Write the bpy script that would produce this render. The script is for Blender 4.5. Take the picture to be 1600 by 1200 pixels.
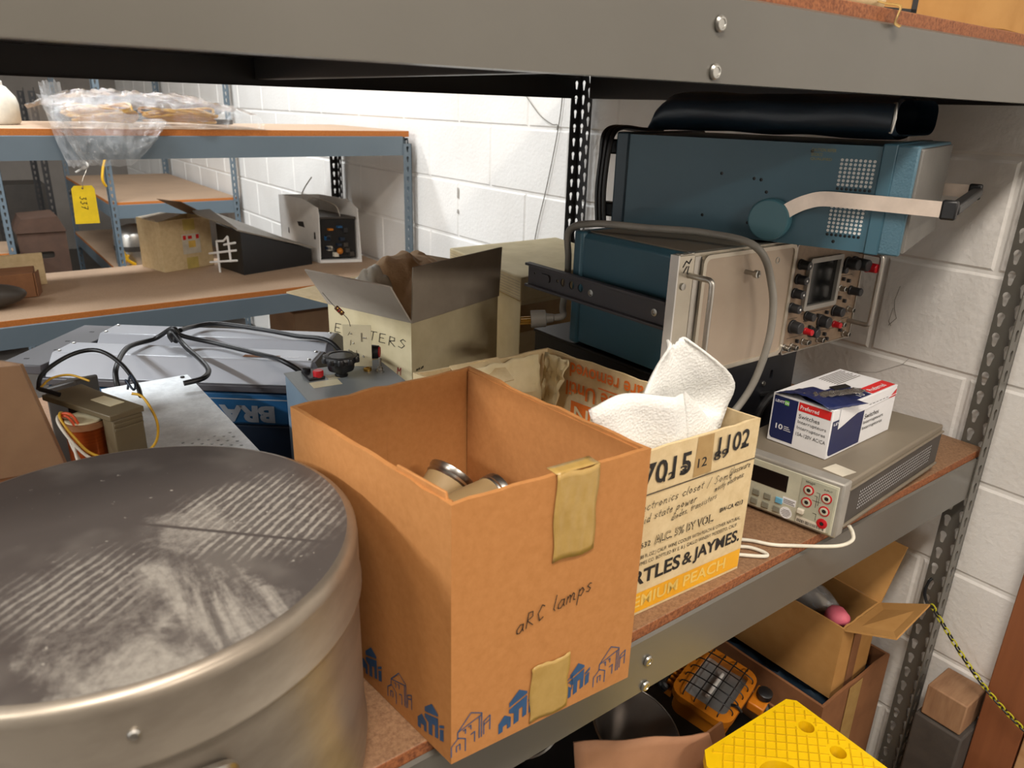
import bpy, bmesh, math, random
from mathutils import Vector, Matrix, noise
random.seed(7)
for o in list(bpy.data.objects): bpy.data.objects.remove(o)
C = bpy.context.scene.collection
SC = bpy.context.scene
V = Vector
# ------------------------------------------------------------------ camera
cd = bpy.data.cameras.new('camera'); cam = bpy.data.objects.new('camera', cd); C.objects.link(cam)
right = V((0.80291532, -0.59540353, 0.02866394)); down = V((-0.1859948, -0.29592391, -0.93692848)); fwd = V((0.56633287, 0.74694289, -0.3483438))
up = -down; back = -fwd
CAMP = V((-1.536, -0.487, 0.583))
cam.matrix_world = Matrix(((right.x, up.x, back.x, CAMP.x), (right.y, up.y, back.y, CAMP.y), (right.z, up.z, back.z, CAMP.z), (0, 0, 0, 1)))
cd.sensor_fit = 'HORIZONTAL'; cd.sensor_width = 36; cd.lens = 1166.8 / 1600 * 36
cd.clip_start = .02; cd.clip_end = 60
cd.dof.use_dof = True; cd.dof.focus_distance = 1.15; cd.dof.aperture_fstop = 9
SC.camera = cam
# ------------------------------------------------------------------ world, lights, exposure
SC.view_settings.view_transform = 'Standard'; SC.view_settings.look = 'None'
SC.view_settings.gamma = 1; SC.view_settings.exposure = 0.0; SC.view_settings.use_curve_mapping = False
w = bpy.data.worlds.new('world'); SC.world = w; w.use_nodes = True
w.node_tree.nodes['Background'].inputs[0].default_value = (.85, .92, 1, 1)
w.node_tree.nodes['Background'].inputs[1].default_value = 0.06
def area(name, loc, sx, sy, power, col, rot=(0, 0, 0)):
    l = bpy.data.lights.new(name, 'AREA'); l.shape = 'RECTANGLE'; l.size = sx; l.size_y = sy; l.energy = power; l.color = col
    o = bpy.data.objects.new(name, l); C.objects.link(o); o.location = loc; o.rotation_euler = rot; return o
COOL = (.93, .97, 1.0); WARM = (1.0, .91, .81)
area('ceiling_lamp_back_aisle', (-1.6, 1.72, 2.2), 1.25, .3, 40, COOL)
area('ceiling_lamp_left', (-4.9, .35, 2.2), .3, 1.25, 150, COOL)
area('ceiling_lamp_left', (-4.9, 2.0, 2.2), .3, 1.25, 150, COOL)
area('ceiling_lamp_front_aisle', (-1.75, -.93, 2.2), 1.25, .3, 58, WARM)
area('ceiling_lamp_front_aisle', (-3.9, -.95, 2.2), 1.25, .3, 36, WARM)
area('ceiling_lamp_front_room', (-1.0, -3.4, 2.2), 1.25, .3, 92, WARM)
area('ceiling_lamp_far_aisle', (-1.1, 3.4, 2.2), 1.25, .3, 62, COOL)
# ------------------------------------------------------------------ materials
def lin(c):
    r = []
    for x in c:
        x = x / 255.
        r.append(x / 12.92 if x <= .04045 else ((x + .055) / 1.055) ** 2.4)
    return (r[0], r[1], r[2], 1)
class NT:
    def __init__(s, name):
        s.m = bpy.data.materials.new(name); s.m.use_nodes = True; s.t = s.m.node_tree
        s.b = s.t.nodes['Principled BSDF']; s.out = s.t.nodes['Material Output']
    def n(s, typ, **kw):
        nd = s.t.nodes.new(typ)
        for k, v in kw.items():
            if k in nd.inputs: nd.inputs[k].default_value = v
            else: setattr(nd, k, v)
        return nd
    def l(s, a, b): s.t.links.new(a, b)
def coords(t, sc=(1, 1, 1), rot=(0, 0, 0)):
    tc = t.n('ShaderNodeTexCoord'); mp = t.n('ShaderNodeMapping'); mp.inputs['Scale'].default_value = sc; mp.inputs['Rotation'].default_value = rot
    t.l(tc.outputs['Object'], mp.inputs['Vector']); return mp.outputs['Vector']
def pm(name, col, rough=.5, metal=0., col2=None, sc=18., stretch=(1, 1, 1), thr=(.35, .7), bump=0., bsc=250., bdist=.001, spec=.5, detail=5., alpha=1., trans=0., coat=0.):
    t = NT(name); b = t.b
    b.inputs['Roughness'].default_value = rough; b.inputs['Metallic'].default_value = metal
    b.inputs['Specular IOR Level'].default_value = spec
    if coat: b.inputs['Coat Weight'].default_value = coat
    if alpha < 1: b.inputs['Alpha'].default_value = alpha
    if trans: b.inputs['Transmission Weight'].default_value = trans
    if col2 is None: col2 = tuple(max(0, c * .88) for c in col)
    vec = coords(t, stretch)
    nz = t.n('ShaderNodeTexNoise', Scale=sc, Detail=detail, Roughness=.6); t.l(vec, nz.inputs['Vector'])
    r = t.n('ShaderNodeValToRGB'); r.color_ramp.elements[0].position = thr[0]; r.color_ramp.elements[1].position = thr[1]
    r.color_ramp.elements[0].color = lin(col); r.color_ramp.elements[1].color = lin(col2)
    t.l(nz.outputs['Fac'], r.inputs['Fac']); t.l(r.outputs['Color'], b.inputs['Base Color'])
    if bump:
        n2 = t.n('ShaderNodeTexNoise', Scale=bsc, Detail=3.); t.l(vec, n2.inputs['Vector'])
        bp = t.n('ShaderNodeBump', Strength=bump, Distance=bdist); t.l(n2.outputs['Fac'], bp.inputs['Height']); t.l(bp.outputs['Normal'], b.inputs['Normal'])
    return t.m
M = {}
M['kraft'] = pm('kraft_cardboard', (184, 127, 74), .72, col2=(172, 116, 64), sc=120, thr=(.3, .75), detail=8, bump=.1, bsc=300, spec=.25)
M['kraft_in'] = pm('kraft_inside', (180, 122, 70), .8, col2=(168, 111, 62), sc=120, thr=(.3, .75), detail=8, bump=.1, bsc=250, spec=.2)
M['kraft2'] = pm('tan_cardboard', (188, 142, 84), .75, col2=(174, 128, 72), sc=14, bump=.08, spec=.25)
M['kraft3'] = pm('brown_cardboard', (142, 98, 66), .78, col2=(126, 86, 58), sc=14, bump=.08, spec=.25)
M['beige'] = pm('beige_cardboard', (222, 200, 158), .75, col2=(208, 184, 140), sc=60, bump=.1, spec=.25)
M['cream'] = pm('cream_cardboard', (232, 217, 178), .75, col2=(216, 200, 158), sc=16, bump=.06, spec=.25)
M['greycard'] = pm('grey_board', (176, 164, 148), .8, col2=(164, 152, 136), sc=16, bump=.05, spec=.2)
M['tape'] = pm('packing_tape', (178, 146, 84), .25, col2=(166, 134, 72), sc=60, bump=.15, bsc=90, spec=.5)
M['steel'] = pm('grey_rack_enamel', (97, 94, 87), .28, col2=(91, 88, 81), sc=3, spec=.6)
M['steelblue'] = pm('bluegrey_rack_enamel', (100, 113, 122), .4, col2=(94, 107, 116), sc=3, spec=.5)
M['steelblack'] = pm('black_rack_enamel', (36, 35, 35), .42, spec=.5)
M['zinc'] = pm('zinc_plating', (190, 188, 182), .3, metal=1, spec=.5)
M['alu'] = pm('brushed_aluminium', (196, 192, 184), .34, metal=.9, col2=(178, 172, 164), sc=12)
M['nickel'] = pm('nickel_panel', (202, 194, 178), .32, metal=.6, col2=(190, 182, 166), sc=9)
M['door'] = pm('warm_grey_panel', (178, 162, 144), .42, metal=.25, col2=(170, 153, 135), sc=8)
M['panel'] = pm('panel_tan', (150, 128, 106), .45, metal=.2, col2=(128, 108, 88), sc=60)
M['teal'] = pm('teal_paint', (58, 96, 112), .40, col2=(53, 90, 106), sc=5, bump=.03, bsc=400)
M['teal2'] = pm('teal_textured', (74, 108, 124), .40, col2=(68, 102, 118), sc=5, bump=.55, bsc=330, bdist=.0015)
M['covergrey'] = pm('grey_textured_cover', (112, 109, 104), .5, col2=(100, 98, 94), sc=8, bump=.4, bsc=330)
M['teal2p'] = pm('teal_knob', (72, 116, 128), .4, col2=(66, 110, 122), sc=8)
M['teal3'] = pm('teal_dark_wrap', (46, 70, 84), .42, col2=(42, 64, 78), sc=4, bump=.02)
M['vinyl'] = pm('navy_vinyl', (32, 48, 62), .40, col2=(27, 41, 54), sc=6, bump=.25, bsc=60, bdist=.003)
M['black'] = pm('black_plastic', (22, 22, 24), .4, spec=.5)
M['blackm'] = pm('black_painted_metal', (26, 27, 32), .4, col2=(20, 21, 26), sc=8)
M['knob'] = pm('dark_knob', (44, 44, 46), .45)
M['red'] = pm('red_plastic', (190, 24, 34), .35)
M['rubber'] = pm('black_cable', (20, 20, 22), .42)
M['greycable'] = pm('grey_cable', (140, 136, 128), .48)
M['whitecable'] = pm('white_cable', (232, 226, 208), .4)
M['screen'] = pm('crt_glass', (14, 15, 17), .08, spec=.6)
M['pattern'] = None
M['greymeter'] = pm('taupe_cover', (128, 118, 102), .5, col2=(120, 110, 95), sc=6, bump=.1, bsc=500)
M['metbezel'] = pm('bezel_grey', (168, 164, 156), .38, metal=.3)
M['metface'] = pm('meter_face', (200, 198, 176), .5)
M['metface2'] = pm('meter_terminal_face', (178, 178, 158), .5)
M['metdark'] = pm('meter_side', (66, 60, 54), .5)
M['key'] = pm('grey_key', (140, 138, 122), .5)
M['keyblue'] = pm('blue_key', (110, 180, 214), .5)
M['white'] = pm('white_paint', (236, 234, 230), .5, col2=(226, 224, 220), sc=20)
M['whitebox'] = pm('white_carton_print', (236, 236, 238), .35, col2=(228, 228, 230), sc=20)
M['navy'] = pm('navy_print', (30, 40, 88), .35, col2=(27, 36, 80), sc=20)
M['redprint'] = pm('red_print', (226, 44, 44), .35)
M['greenprint'] = pm('green_print', (110, 200, 60), .4)
M['ink'] = pm('black_ink', (30, 26, 24), .6)
M['inkgrey'] = pm('faded_ink', (84, 72, 58), .7)
M['blueprint'] = pm('blue_print', (44, 82, 122), .6, col2=(38, 72, 108), sc=90)
M['orange'] = pm('orange_print', (232, 116, 36), .6)
M['yellowprint'] = pm('yellow_print', (240, 176, 32), .5, col2=(228, 160, 24), sc=20)
M['paleprint'] = pm('pale_yellow_print', (244, 204, 104), .5)
M['redink'] = pm('red_ink', (180, 50, 60), .6)
M['goldprint'] = pm('gold_print', (150, 140, 74), .5)
M['paper'] = pm('paper_label', (222, 214, 196), .6)
M['kraftpaper'] = pm('kraft_paper', (206, 172, 134), .8, col2=(190, 156, 118), sc=20, spec=.2, bump=.7, bsc=32, bdist=.012)
M['ctrl'] = pm('bluegrey_hammertone', (124, 142, 156), .42, col2=(112, 130, 146), sc=14, bump=.04)
M['ctrltop'] = pm('grey_top_plate', (134, 138, 138), .4, metal=.2, col2=(124, 128, 128), sc=9)
M['pcb'] = pm('tan_circuit_board', (214, 204, 172), .5, col2=(202, 192, 160), sc=30)
M['alub'] = pm('bright_strap', (226, 208, 192), .32, metal=.55)
M['brass'] = pm('brass', (200, 160, 80), .3, metal=.9)
M['carbon'] = pm('brown_resistor', (96, 54, 28), .5)
M['lampgrey'] = pm('silver_grey_enamel', (184, 187, 194), .34, metal=.15, col2=(176, 179, 186), sc=4)
M['lampdark'] = pm('dark_grey_enamel', (76, 74, 78), .45, col2=(68, 66, 70), sc=6)
M['blue'] = pm('blue_case', (36, 92, 138), .4, col2=(30, 82, 126), sc=8)
M['bluedark'] = pm('blue_case_dark', (26, 42, 62), .45)
M['greytext'] = pm('pale_grey_lettering', (150, 156, 164), .5)
M['galv'] = None
M['olive'] = pm('olive_transformer', (104, 92, 68), .5, col2=(94, 82, 60), sc=14)
M['copper'] = pm('copper_winding', (176, 84, 34), .28, metal=.8, col2=(140, 62, 24), sc=5, stretch=(1, 1, 60))
M['wireyellow'] = pm('yellow_wire', (214, 166, 46), .45)
M['wireorange'] = pm('orange_wire', (206, 84, 44), .45)
M['wirewhite'] = pm('white_wire', (206, 198, 184), .45)
M['yellowcable'] = pm('yellow_cable', (232, 176, 14), .45)
M['yellowtag'] = pm('yellow_tag', (236, 200, 34), .45)
M['stepyellow'] = pm('yellow_plastic', (248, 204, 8), .42, col2=(240, 194, 6), sc=8)
M['stepseam'] = pm('darker_ridge_line', (228, 184, 8), .5)  # ridge lines slightly darker yellow than the tread
M['lamporange'] = pm('orange_enamel', (200, 120, 24), .42, col2=(186, 108, 20), sc=10)
M['reflector'] = pm('dimpled_reflector', (190, 194, 196), .3, metal=.6, bump=.5, bsc=40, bdist=.004)
M['pot'] = pm('spun_aluminium', (132, 126, 120), .3, metal=.85, col2=(112, 106, 102), sc=5)
M['foam'] = None
M['pinkplastic'] = pm('pink_foam', (226, 110, 130), .6)
M['bagfilm'] = None
M['jug'] = pm('milky_plastic', (232, 230, 218), .4)
M['wood'] = pm('weathered_timber', (160, 124, 92), .75, col2=(134, 98, 70), sc=10, stretch=(1, 6, 1), bump=.2, bsc=40)
M['woodred'] = pm('stained_plank', (140, 84, 50), .6, col2=(122, 70, 40), sc=6, stretch=(4, 4, .3), bump=.08, bsc=60)
M['ply'] = pm('plywood', (194, 152, 108), .6, col2=(174, 128, 84), sc=5, stretch=(3, 1, 8))
M['concrete'] = pm('dark_block', (76, 70, 64), .85, col2=(64, 58, 54), sc=20, bump=.3)
M['floor'] = pm('concrete_floor', (84, 78, 72), .6, col2=(72, 66, 60), sc=3, bump=.05)
M['ceil'] = pm('ceiling_white', (216, 212, 204), .8)
M['chainy'] = pm('yellow_chain', (196, 190, 40), .5)
M['digit'] = pm('dark_display', (22, 16, 16), .12)
# particle board: top face tan, chip speckle
def board_mat(name, c1, c2, c3):
    t = NT(name); b = t.b; b.inputs['Roughness'].default_value = .62; b.inputs['Specular IOR Level'].default_value = .35
    vec = coords(t)
    n1 = t.n('ShaderNodeTexNoise', Scale=260., Detail=4., Roughness=.7); n2 = t.n('ShaderNodeTexNoise', Scale=5., Detail=4.)
    t.l(vec, n1.inputs['Vector']); t.l(vec, n2.inputs['Vector'])
    r = t.n('ShaderNodeValToRGB'); r.color_ramp.elements[0].color = lin(c2); r.color_ramp.elements[1].color = lin(c1)
    r.color_ramp.elements[0].position = .35; r.color_ramp.elements[1].position = .62
    t.l(n1.outputs['Fac'], r.inputs['Fac'])
    mx = t.n('ShaderNodeMixRGB', blend_type='MIX'); mx.inputs[2].default_value = lin(c3)
    r2 = t.n('ShaderNodeValToRGB'); r2.color_ramp.elements[0].position = .45; r2.color_ramp.elements[1].position = .75
    r2.color_ramp.elements[1].color = (.5, .5, .5, 1)
    t.l(n2.outputs['Fac'], r2.inputs['Fac']); t.l(r2.outputs['Color'], mx.inputs[0]); t.l(r.outputs['Color'], mx.inputs[1]); t.l(mx.outputs[0], b.inputs['Base Color'])
    bp = t.n('ShaderNodeBump', Strength=.2, Distance=.001); t.l(n1.outputs['Fac'], bp.inputs['Height']); t.l(bp.outputs['Normal'], b.inputs['Normal'])
    return t.m
M['board'] = board_mat('particle_board', (150, 116, 86), (120, 88, 64), (132, 104, 82))
M['boardedge'] = board_mat('particle_board_edge', (158, 98, 60), (106, 60, 36), (140, 86, 54))
M['board2'] = board_mat('far_board_top', (182, 154, 128), (168, 140, 114), (154, 130, 108))
M['board2edge'] = board_mat('far_board_edge', (186, 112, 50), (166, 96, 40), (176, 104, 46))
# perforated metal look for the scrap chassis
def galv_mat():
    t = NT('galvanised_sheet'); b = t.b; b.inputs['Metallic'].default_value = .35; b.inputs['Roughness'].default_value = .42
    vec = coords(t)
    v = t.n('ShaderNodeTexNoise', Scale=55., Detail=6., Roughness=.75); t.l(vec, v.inputs['Vector'])
    r = t.n('ShaderNodeValToRGB'); r.color_ramp.elements[0].position = .3; r.color_ramp.elements[1].position = .7
    r.color_ramp.elements[0].color = lin((204, 208, 210)); r.color_ramp.elements[1].color = lin((238, 242, 244))
    t.l(v.outputs['Fac'], r.inputs['Fac']); t.l(r.outputs['Color'], b.inputs['Base Color']); return t.m
M['galv'] = galv_mat()
# worn drum lid: dark grey metal with oxidised streaks and blotches
def lid_mat():
    t = NT('worn_drum_lid'); b = t.b; vec = coords(t)
    def mt(op, a, c=None, clamp=False):
        m = t.n('ShaderNodeMath', operation=op, use_clamp=clamp)
        for k, q in enumerate((a, c)):
            if q is None: continue
            if isinstance(q, (int, float)): m.inputs[k].default_value = q
            else: t.l(q, m.inputs[k])
        return m.outputs[0]
    def noi(sc, det=5., rough=.6, dist=0., loc=(0, 0, 0), stretch=(1, 1, 1), rot=0.):
        mp = t.n('ShaderNodeMapping'); mp.inputs['Location'].default_value = loc; mp.inputs['Rotation'].default_value = (0, 0, rot); mp.inputs['Scale'].default_value = stretch; t.l(vec, mp.inputs['Vector'])
        q = t.n('ShaderNodeTexNoise', Scale=sc, Detail=det, Roughness=rough, Distortion=dist); t.l(mp.outputs[0], q.inputs['Vector']); return q.outputs['Fac']
    def step(x, a, c): 
        q = t.n('ShaderNodeMapRange', interpolation_type='SMOOTHSTEP'); q.inputs['From Min'].default_value = a; q.inputs['From Max'].default_value = c; t.l(x, q.inputs['Value']); return q.outputs[0]
    edge = noi(26., 6., .7)
    def blob(cx, cy, r, soft=.02, amp=.09):
        d = t.n('ShaderNodeVectorMath', operation='DISTANCE'); t.l(vec, d.inputs[0]); d.inputs[1].default_value = (cx, cy, .24)
        e = mt('ADD', d.outputs['Value'], mt('MULTIPLY', mt('SUBTRACT', edge, .5), amp)); return mt('SUBTRACT', 1., step(e, r - soft, r + soft))
    sx = t.n('ShaderNodeSeparateXYZ'); t.l(vec, sx.inputs[0]); X_, Y_ = sx.outputs[0], sx.outputs[1]
    across = mt('ADD', mt('MULTIPLY', X_, -.616), mt('MULTIPLY', Y_, .788))
    wob = mt('MULTIPLY', mt('SUBTRACT', noi(14., 4., .7), .5), .010)
    wv = mt('SINE', mt('MULTIPLY', mt('ADD', across, wob), 760.))
    stripes = step(mt('ADD', wv, mt('MULTIPLY', mt('SUBTRACT', noi(70., 4., .8), .5), 3.6)), -.1, .9)
    fine = step(noi(150., 5., .8), .34, .62)
    A = mt('MULTIPLY', mt('MAXIMUM', blob(.105, -.020, .070), mt('MULTIPLY', blob(-.035, -.055, .050), .8)), mt('ADD', mt('MULTIPLY', stripes, .50), mt('MULTIPLY', fine, .22)))
    core = mt('MULTIPLY', blob(.055, -.015, .032, .012), mt('ADD', mt('MULTIPLY', fine, .30), .25))
    long_ = noi(16., 6., .65, .8, (0, 0, 0), (1, .35, 1), -.67)
    Bm = mt('MULTIPLY', mt('MAXIMUM', blob(.0, -.125, .075, .012), blob(.062, -.150, .030, .004, .05)), mt('ADD', mt('MULTIPLY', step(long_, .42, .58), .5), mt('MULTIPLY', fine, .22)))
    cl = mt('MULTIPLY', step(noi(9., 3., .6, 0, (3, 1, 0)), .5, .7), .20)
    line = step(mt('ABSOLUTE', mt('SUBTRACT', mt('ADD', mt('MULTIPLY', X_, .69), mt('MULTIPLY', Y_, .72)), .026)), .0008, .003)
    spk = mt('MULTIPLY', step(noi(120., 2.), .71, .76), .7)
    m = mt('MAXIMUM', mt('MULTIPLY', mt('MAXIMUM', mt('MAXIMUM', A, core), mt('MAXIMUM', Bm, cl)), line), spk)
    dk = t.n('ShaderNodeMixRGB'); dk.inputs[1].default_value = lin((128, 121, 117)); dk.inputs[2].default_value = lin((112, 104, 99)); t.l(noi(5., 4.), dk.inputs[0])
    mix = t.n('ShaderNodeMixRGB'); t.l(dk.outputs[0], mix.inputs[1]); mix.inputs[2].default_value = lin((188, 182, 170)); t.l(m, mix.inputs[0]); t.l(mix.outputs[0], b.inputs['Base Color'])
    rr = t.n('ShaderNodeMapRange'); rr.inputs['To Min'].default_value = .38; rr.inputs['To Max'].default_value = .6; t.l(m, rr.inputs['Value']); t.l(rr.outputs[0], b.inputs['Roughness'])
    mm = t.n('ShaderNodeMapRange'); mm.inputs['To Min'].default_value = .7; mm.inputs['To Max'].default_value = .2; t.l(m, mm.inputs['Value']); t.l(mm.outputs[0], b.inputs['Metallic'])
    return t.m
M['lid'] = lid_mat()
M['drum'] = pm('dull_drum_aluminium', (168, 158, 144), .38, metal=.75, col2=(132, 122, 110), sc=7, thr=(.4, .72), stretch=(1, 1, 2), bump=.04, bsc=40)
def foam_mat():
    t = NT('white_foam_wrap'); b = t.b; b.inputs['Roughness'].default_value = .7; b.inputs['Base Color'].default_value = lin((238, 238, 234))
    b.inputs['Subsurface Weight'].default_value = .15; b.inputs['Subsurface Radius'].default_value = (.01, .01, .01)
    vec = coords(t); v = t.n('ShaderNodeTexVoronoi', Scale=300.); t.l(vec, v.inputs['Vector'])
    bp = t.n('ShaderNodeBump', Strength=.45, Distance=.0015); t.l(v.outputs['Distance'], bp.inputs['Height']); t.l(bp.outputs['Normal'], b.inputs['Normal']); return t.m
M['foam'] = foam_mat()
def film_mat(name, base=.05, tint=(235, 238, 240)):
    t = NT(name); t.t.nodes.remove(t.b)
    tr = t.n('ShaderNodeBsdfTransparent'); gl = t.n('ShaderNodeBsdfGlossy', Roughness=.08); df = t.n('ShaderNodeBsdfDiffuse'); df.inputs['Color'].default_value = lin(tint)
    vec = coords(t); nz = t.n('ShaderNodeTexNoise', Scale=16., Detail=6., Roughness=.7, Distortion=1.5); t.l(vec, nz.inputs['Vector'])
    bp = t.n('ShaderNodeBump', Strength=.8, Distance=.01); t.l(nz.outputs['Fac'], bp.inputs['Height']); t.l(bp.outputs['Normal'], gl.inputs['Normal'])
    r = t.n('ShaderNodeValToRGB'); r.color_ramp.elements[0].position = .52; r.color_ramp.elements[1].position = .70
    r.color_ramp.elements[0].color = (base, base, base, 1); r.color_ramp.elements[1].color = (.44, .44, .44, 1); t.l(nz.outputs['Fac'], r.inputs['Fac'])  # whiter streaks stand in for highlights on the film's wrinkles
    m1 = t.n('ShaderNodeMixShader'); t.l(r.outputs['Color'], m1.inputs[0]); t.l(tr.outputs[0], m1.inputs[1]); t.l(df.outputs[0], m1.inputs[2])
    fr = t.n('ShaderNodeFresnel', IOR=1.75); m2 = t.n('ShaderNodeMixShader'); t.l(fr.outputs[0], m2.inputs[0]); t.l(m1.outputs[0], m2.inputs[1]); t.l(gl.outputs[0], m2.inputs[2])
    t.l(m2.outputs[0], t.out.inputs['Surface']); return t.m
M['bagfilm'] = film_mat('clear_bag_film')
M['film2'] = film_mat('clear_bag_film_cloudy', .16)
# ------------------------------------------------------------------ mesh helpers
class MB:
    def __init__(s): s.v = []; s.f = []
    def add(s, vs, fs):
        k = len(s.v); s.v += [V(p) for p in vs]; s.f += [tuple(i + k for i in f) for f in fs]; return s
    def box(s, x0, x1, y0, y1, z0, z1):
        return s.hexa([(x0, y0, z0), (x1, y0, z0), (x1, y1, z0), (x0, y1, z0), (x0, y0, z1), (x1, y0, z1), (x1, y1, z1), (x0, y1, z1)])
    def hexa(s, p):
        return s.add(p, [(3, 2, 1, 0), (4, 5, 6, 7), (0, 1, 5, 4), (1, 2, 6, 5), (2, 3, 7, 6), (3, 0, 4, 7)])
    def fbox(s, F, a0, a1, b0, b1, c0, c1):
        g = F.p; return s.hexa([g(a0, b0, c0), g(a1, b0, c0), g(a1, b1, c0), g(a0, b1, c0), g(a0, b0, c1), g(a1, b0, c1), g(a1, b1, c1), g(a0, b1, c1)])
    def quad(s, a, b, c, d, t):          # thick sheet, thickness t along the normal of a,b,c
        a, b, c, d = map(V, (a, b, c, d)); n = (b - a).cross(d - a).normalized() * t
        return s.hexa([a, b, c, d, a + n, b + n, c + n, d + n])
    def poly(s, pts, n):                  # prism: planar outline moved along vector n
        pts = [V(p) for p in pts]; n = V(n); k = len(pts)
        return s.add(pts + [p + n for p in pts], [tuple(range(k - 1, -1, -1)), tuple(range(k, 2 * k))] + [(i, (i + 1) % k, k + (i + 1) % k, k + i) for i in range(k)])
    def tube(s, path, r, n=8, closed=False):
        P = [V(p) for p in path]; m = len(P); rs = r if isinstance(r, (list, tuple)) else [r] * m
        tan = []
        for i in range(m):
            a = P[(i - 1) % m] if (closed or i) else P[i]; b = P[(i + 1) % m] if (closed or i < m - 1) else P[i]
            tan.append((b - a).normalized())
        u = tan[0].orthogonal().normalized(); vs = []; fs = []
        for i in range(m):
            if i:
                u = (u - tan[i] * u.dot(tan[i]));
                if u.length < 1e-6: u = tan[i].orthogonal()
                u.normalize()
            w = tan[i].cross(u)
            for j in range(n):
                a = 2 * math.pi * j / n; vs.append(P[i] + (u * math.cos(a) + w * math.sin(a)) * rs[i])
        for i in range(m if closed else m - 1):
            for j in range(n):
                i2 = (i + 1) % m; fs.append((i * n + j, i * n + (j + 1) % n, i2 * n + (j + 1) % n, i2 * n + j))
        if not closed: fs += [tuple(range(n - 1, -1, -1)), tuple((m - 1) * n + j for j in range(n))]
        return s.add(vs, fs)
    def cyl(s, a, b, r0, r1=None, n=24): return s.tube([a, b], [r0, r0 if r1 is None else r1], n)
    def lathe(s, prof, n=48, o=(0, 0, 0), ax=(0, 0, 1), capb=True, capt=True):
        o = V(o); ax = V(ax).normalized(); u = ax.orthogonal().normalized(); w = ax.cross(u); vs = []; fs = []; m = len(prof)
        for (r, z) in prof:
            for j in range(n):
                a = 2 * math.pi * j / n; vs.append(o + ax * z + (u * math.cos(a) + w * math.sin(a)) * r)
        for i in range(m - 1):
            for j in range(n): fs.append((i * n + j, i * n + (j + 1) % n, (i + 1) * n + (j + 1) % n, (i + 1) * n + j))
        if capb: fs.append(tuple(range(n - 1, -1, -1)))
        if capt: fs.append(tuple((m - 1) * n + j for j in range(n)))
        return s.add(vs, fs)
    def grid(s, fn, nu, nv, t=0.):
        vs = [V(fn(i / nu, j / nv)) for j in range(nv + 1) for i in range(nu + 1)]
        fs = [(j * (nu + 1) + i, j * (nu + 1) + i + 1, (j + 1) * (nu + 1) + i + 1, (j + 1) * (nu + 1) + i) for j in range(nv) for i in range(nu)]
        return s.add(vs, fs)
    def ell(s, c, rx, ry, rz, n=16, m=10):
        c = V(c); vs = []; fs = []
        for i in range(m + 1):
            t = math.pi * i / m
            for j in range(n):
                a = 2 * math.pi * j / n; vs.append(c + V((rx * math.sin(t) * math.cos(a), ry * math.sin(t) * math.sin(a), rz * math.cos(t))))
        for i in range(m):
            for j in range(n): fs.append((i * n + j, (i + 1) * n + j, (i + 1) * n + (j + 1) % n, i * n + (j + 1) % n))
        return s.add(vs, fs)
    def flat(s, F, vf, c=0.):             # 2-D mesh laid on a frame
        vs, fs = vf; return s.add([F.p(x, y, c) for x, y in vs], fs)
class F:                                  # frame: origin, right, up, normal towards viewer
    def __init__(s, o, u, v): s.o = V(o); s.u = V(u).normalized(); s.n = s.u.cross(V(v)).normalized(); s.v = s.n.cross(s.u)
    def p(s, a, b, c=0.): return s.o + s.u * a + s.v * b + s.n * c
def cr(pts, k=6, closed=False):           # smooth path through points
    P = [V(p) for p in pts]; m = len(P); out = []
    for i in range(m if closed else m - 1):
        g = lambda q: P[q % m] if closed else P[max(0, min(m - 1, q))]
        a, b, c, d = g(i - 1), g(i), g(i + 1), g(i + 2)
        for j in range(k):
            t = j / k; out.append(.5 * ((2 * b) + (c - a) * t + (2 * a - 5 * b + 4 * c - d) * t * t + (3 * b - a - 3 * c + d) * t ** 3))
    if not closed: out.append(P[-1])
    return out
RM = {}
def thing(name, label, cat, loc, rotz=0., group=None):
    o = bpy.data.objects.new(name, None); C.objects.link(o); o.empty_display_size = .05
    o.location = loc; o.rotation_euler = (0, 0, rotz); o['label'] = label; o['category'] = cat
    if group: o['group'] = group
    RM[o.name] = (Matrix.Translation(V(loc)) @ Matrix.Rotation(rotz, 4, 'Z')).inverted(); return o
def obj(name, mb, mat, parent=None, bevel=0., label=None, sharp=35, seg=2, solid=0., sub=0, recalc=True, world=True):
    me = bpy.data.meshes.new(name)
    vs = mb.v
    inv = None
    if parent is not None:
        r = parent
        while r.parent is not None: r = r.parent
        inv = RM[r.name]
        if world: vs = [inv @ v for v in vs]
    me.from_pydata([tuple(v) for v in vs], [], mb.f)
    if recalc:
        bm = bmesh.new(); bm.from_mesh(me); bmesh.ops.recalc_face_normals(bm, faces=bm.faces); bm.to_mesh(me); bm.free()
    me.materials.append(M[mat] if isinstance(mat, str) else mat)
    me.shade_smooth(); me.set_sharp_from_angle(angle=math.radians(sharp))
    o = bpy.data.objects.new(name, me); C.objects.link(o)
    if solid: md = o.modifiers.new('s', 'SOLIDIFY'); md.thickness = solid; md.offset = 0
    if sub: md = o.modifiers.new('u', 'SUBSURF'); md.levels = sub; md.render_levels = sub
    if bevel: md = o.modifiers.new('b', 'BEVEL'); md.width = bevel; md.segments = seg; md.limit_method = 'ANGLE'; md.angle_limit = math.radians(40)
    if parent is not None: o.parent = parent
    else: RM[o.name] = Matrix.Identity(4)
    if label: o['label'] = label
    return o
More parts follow.
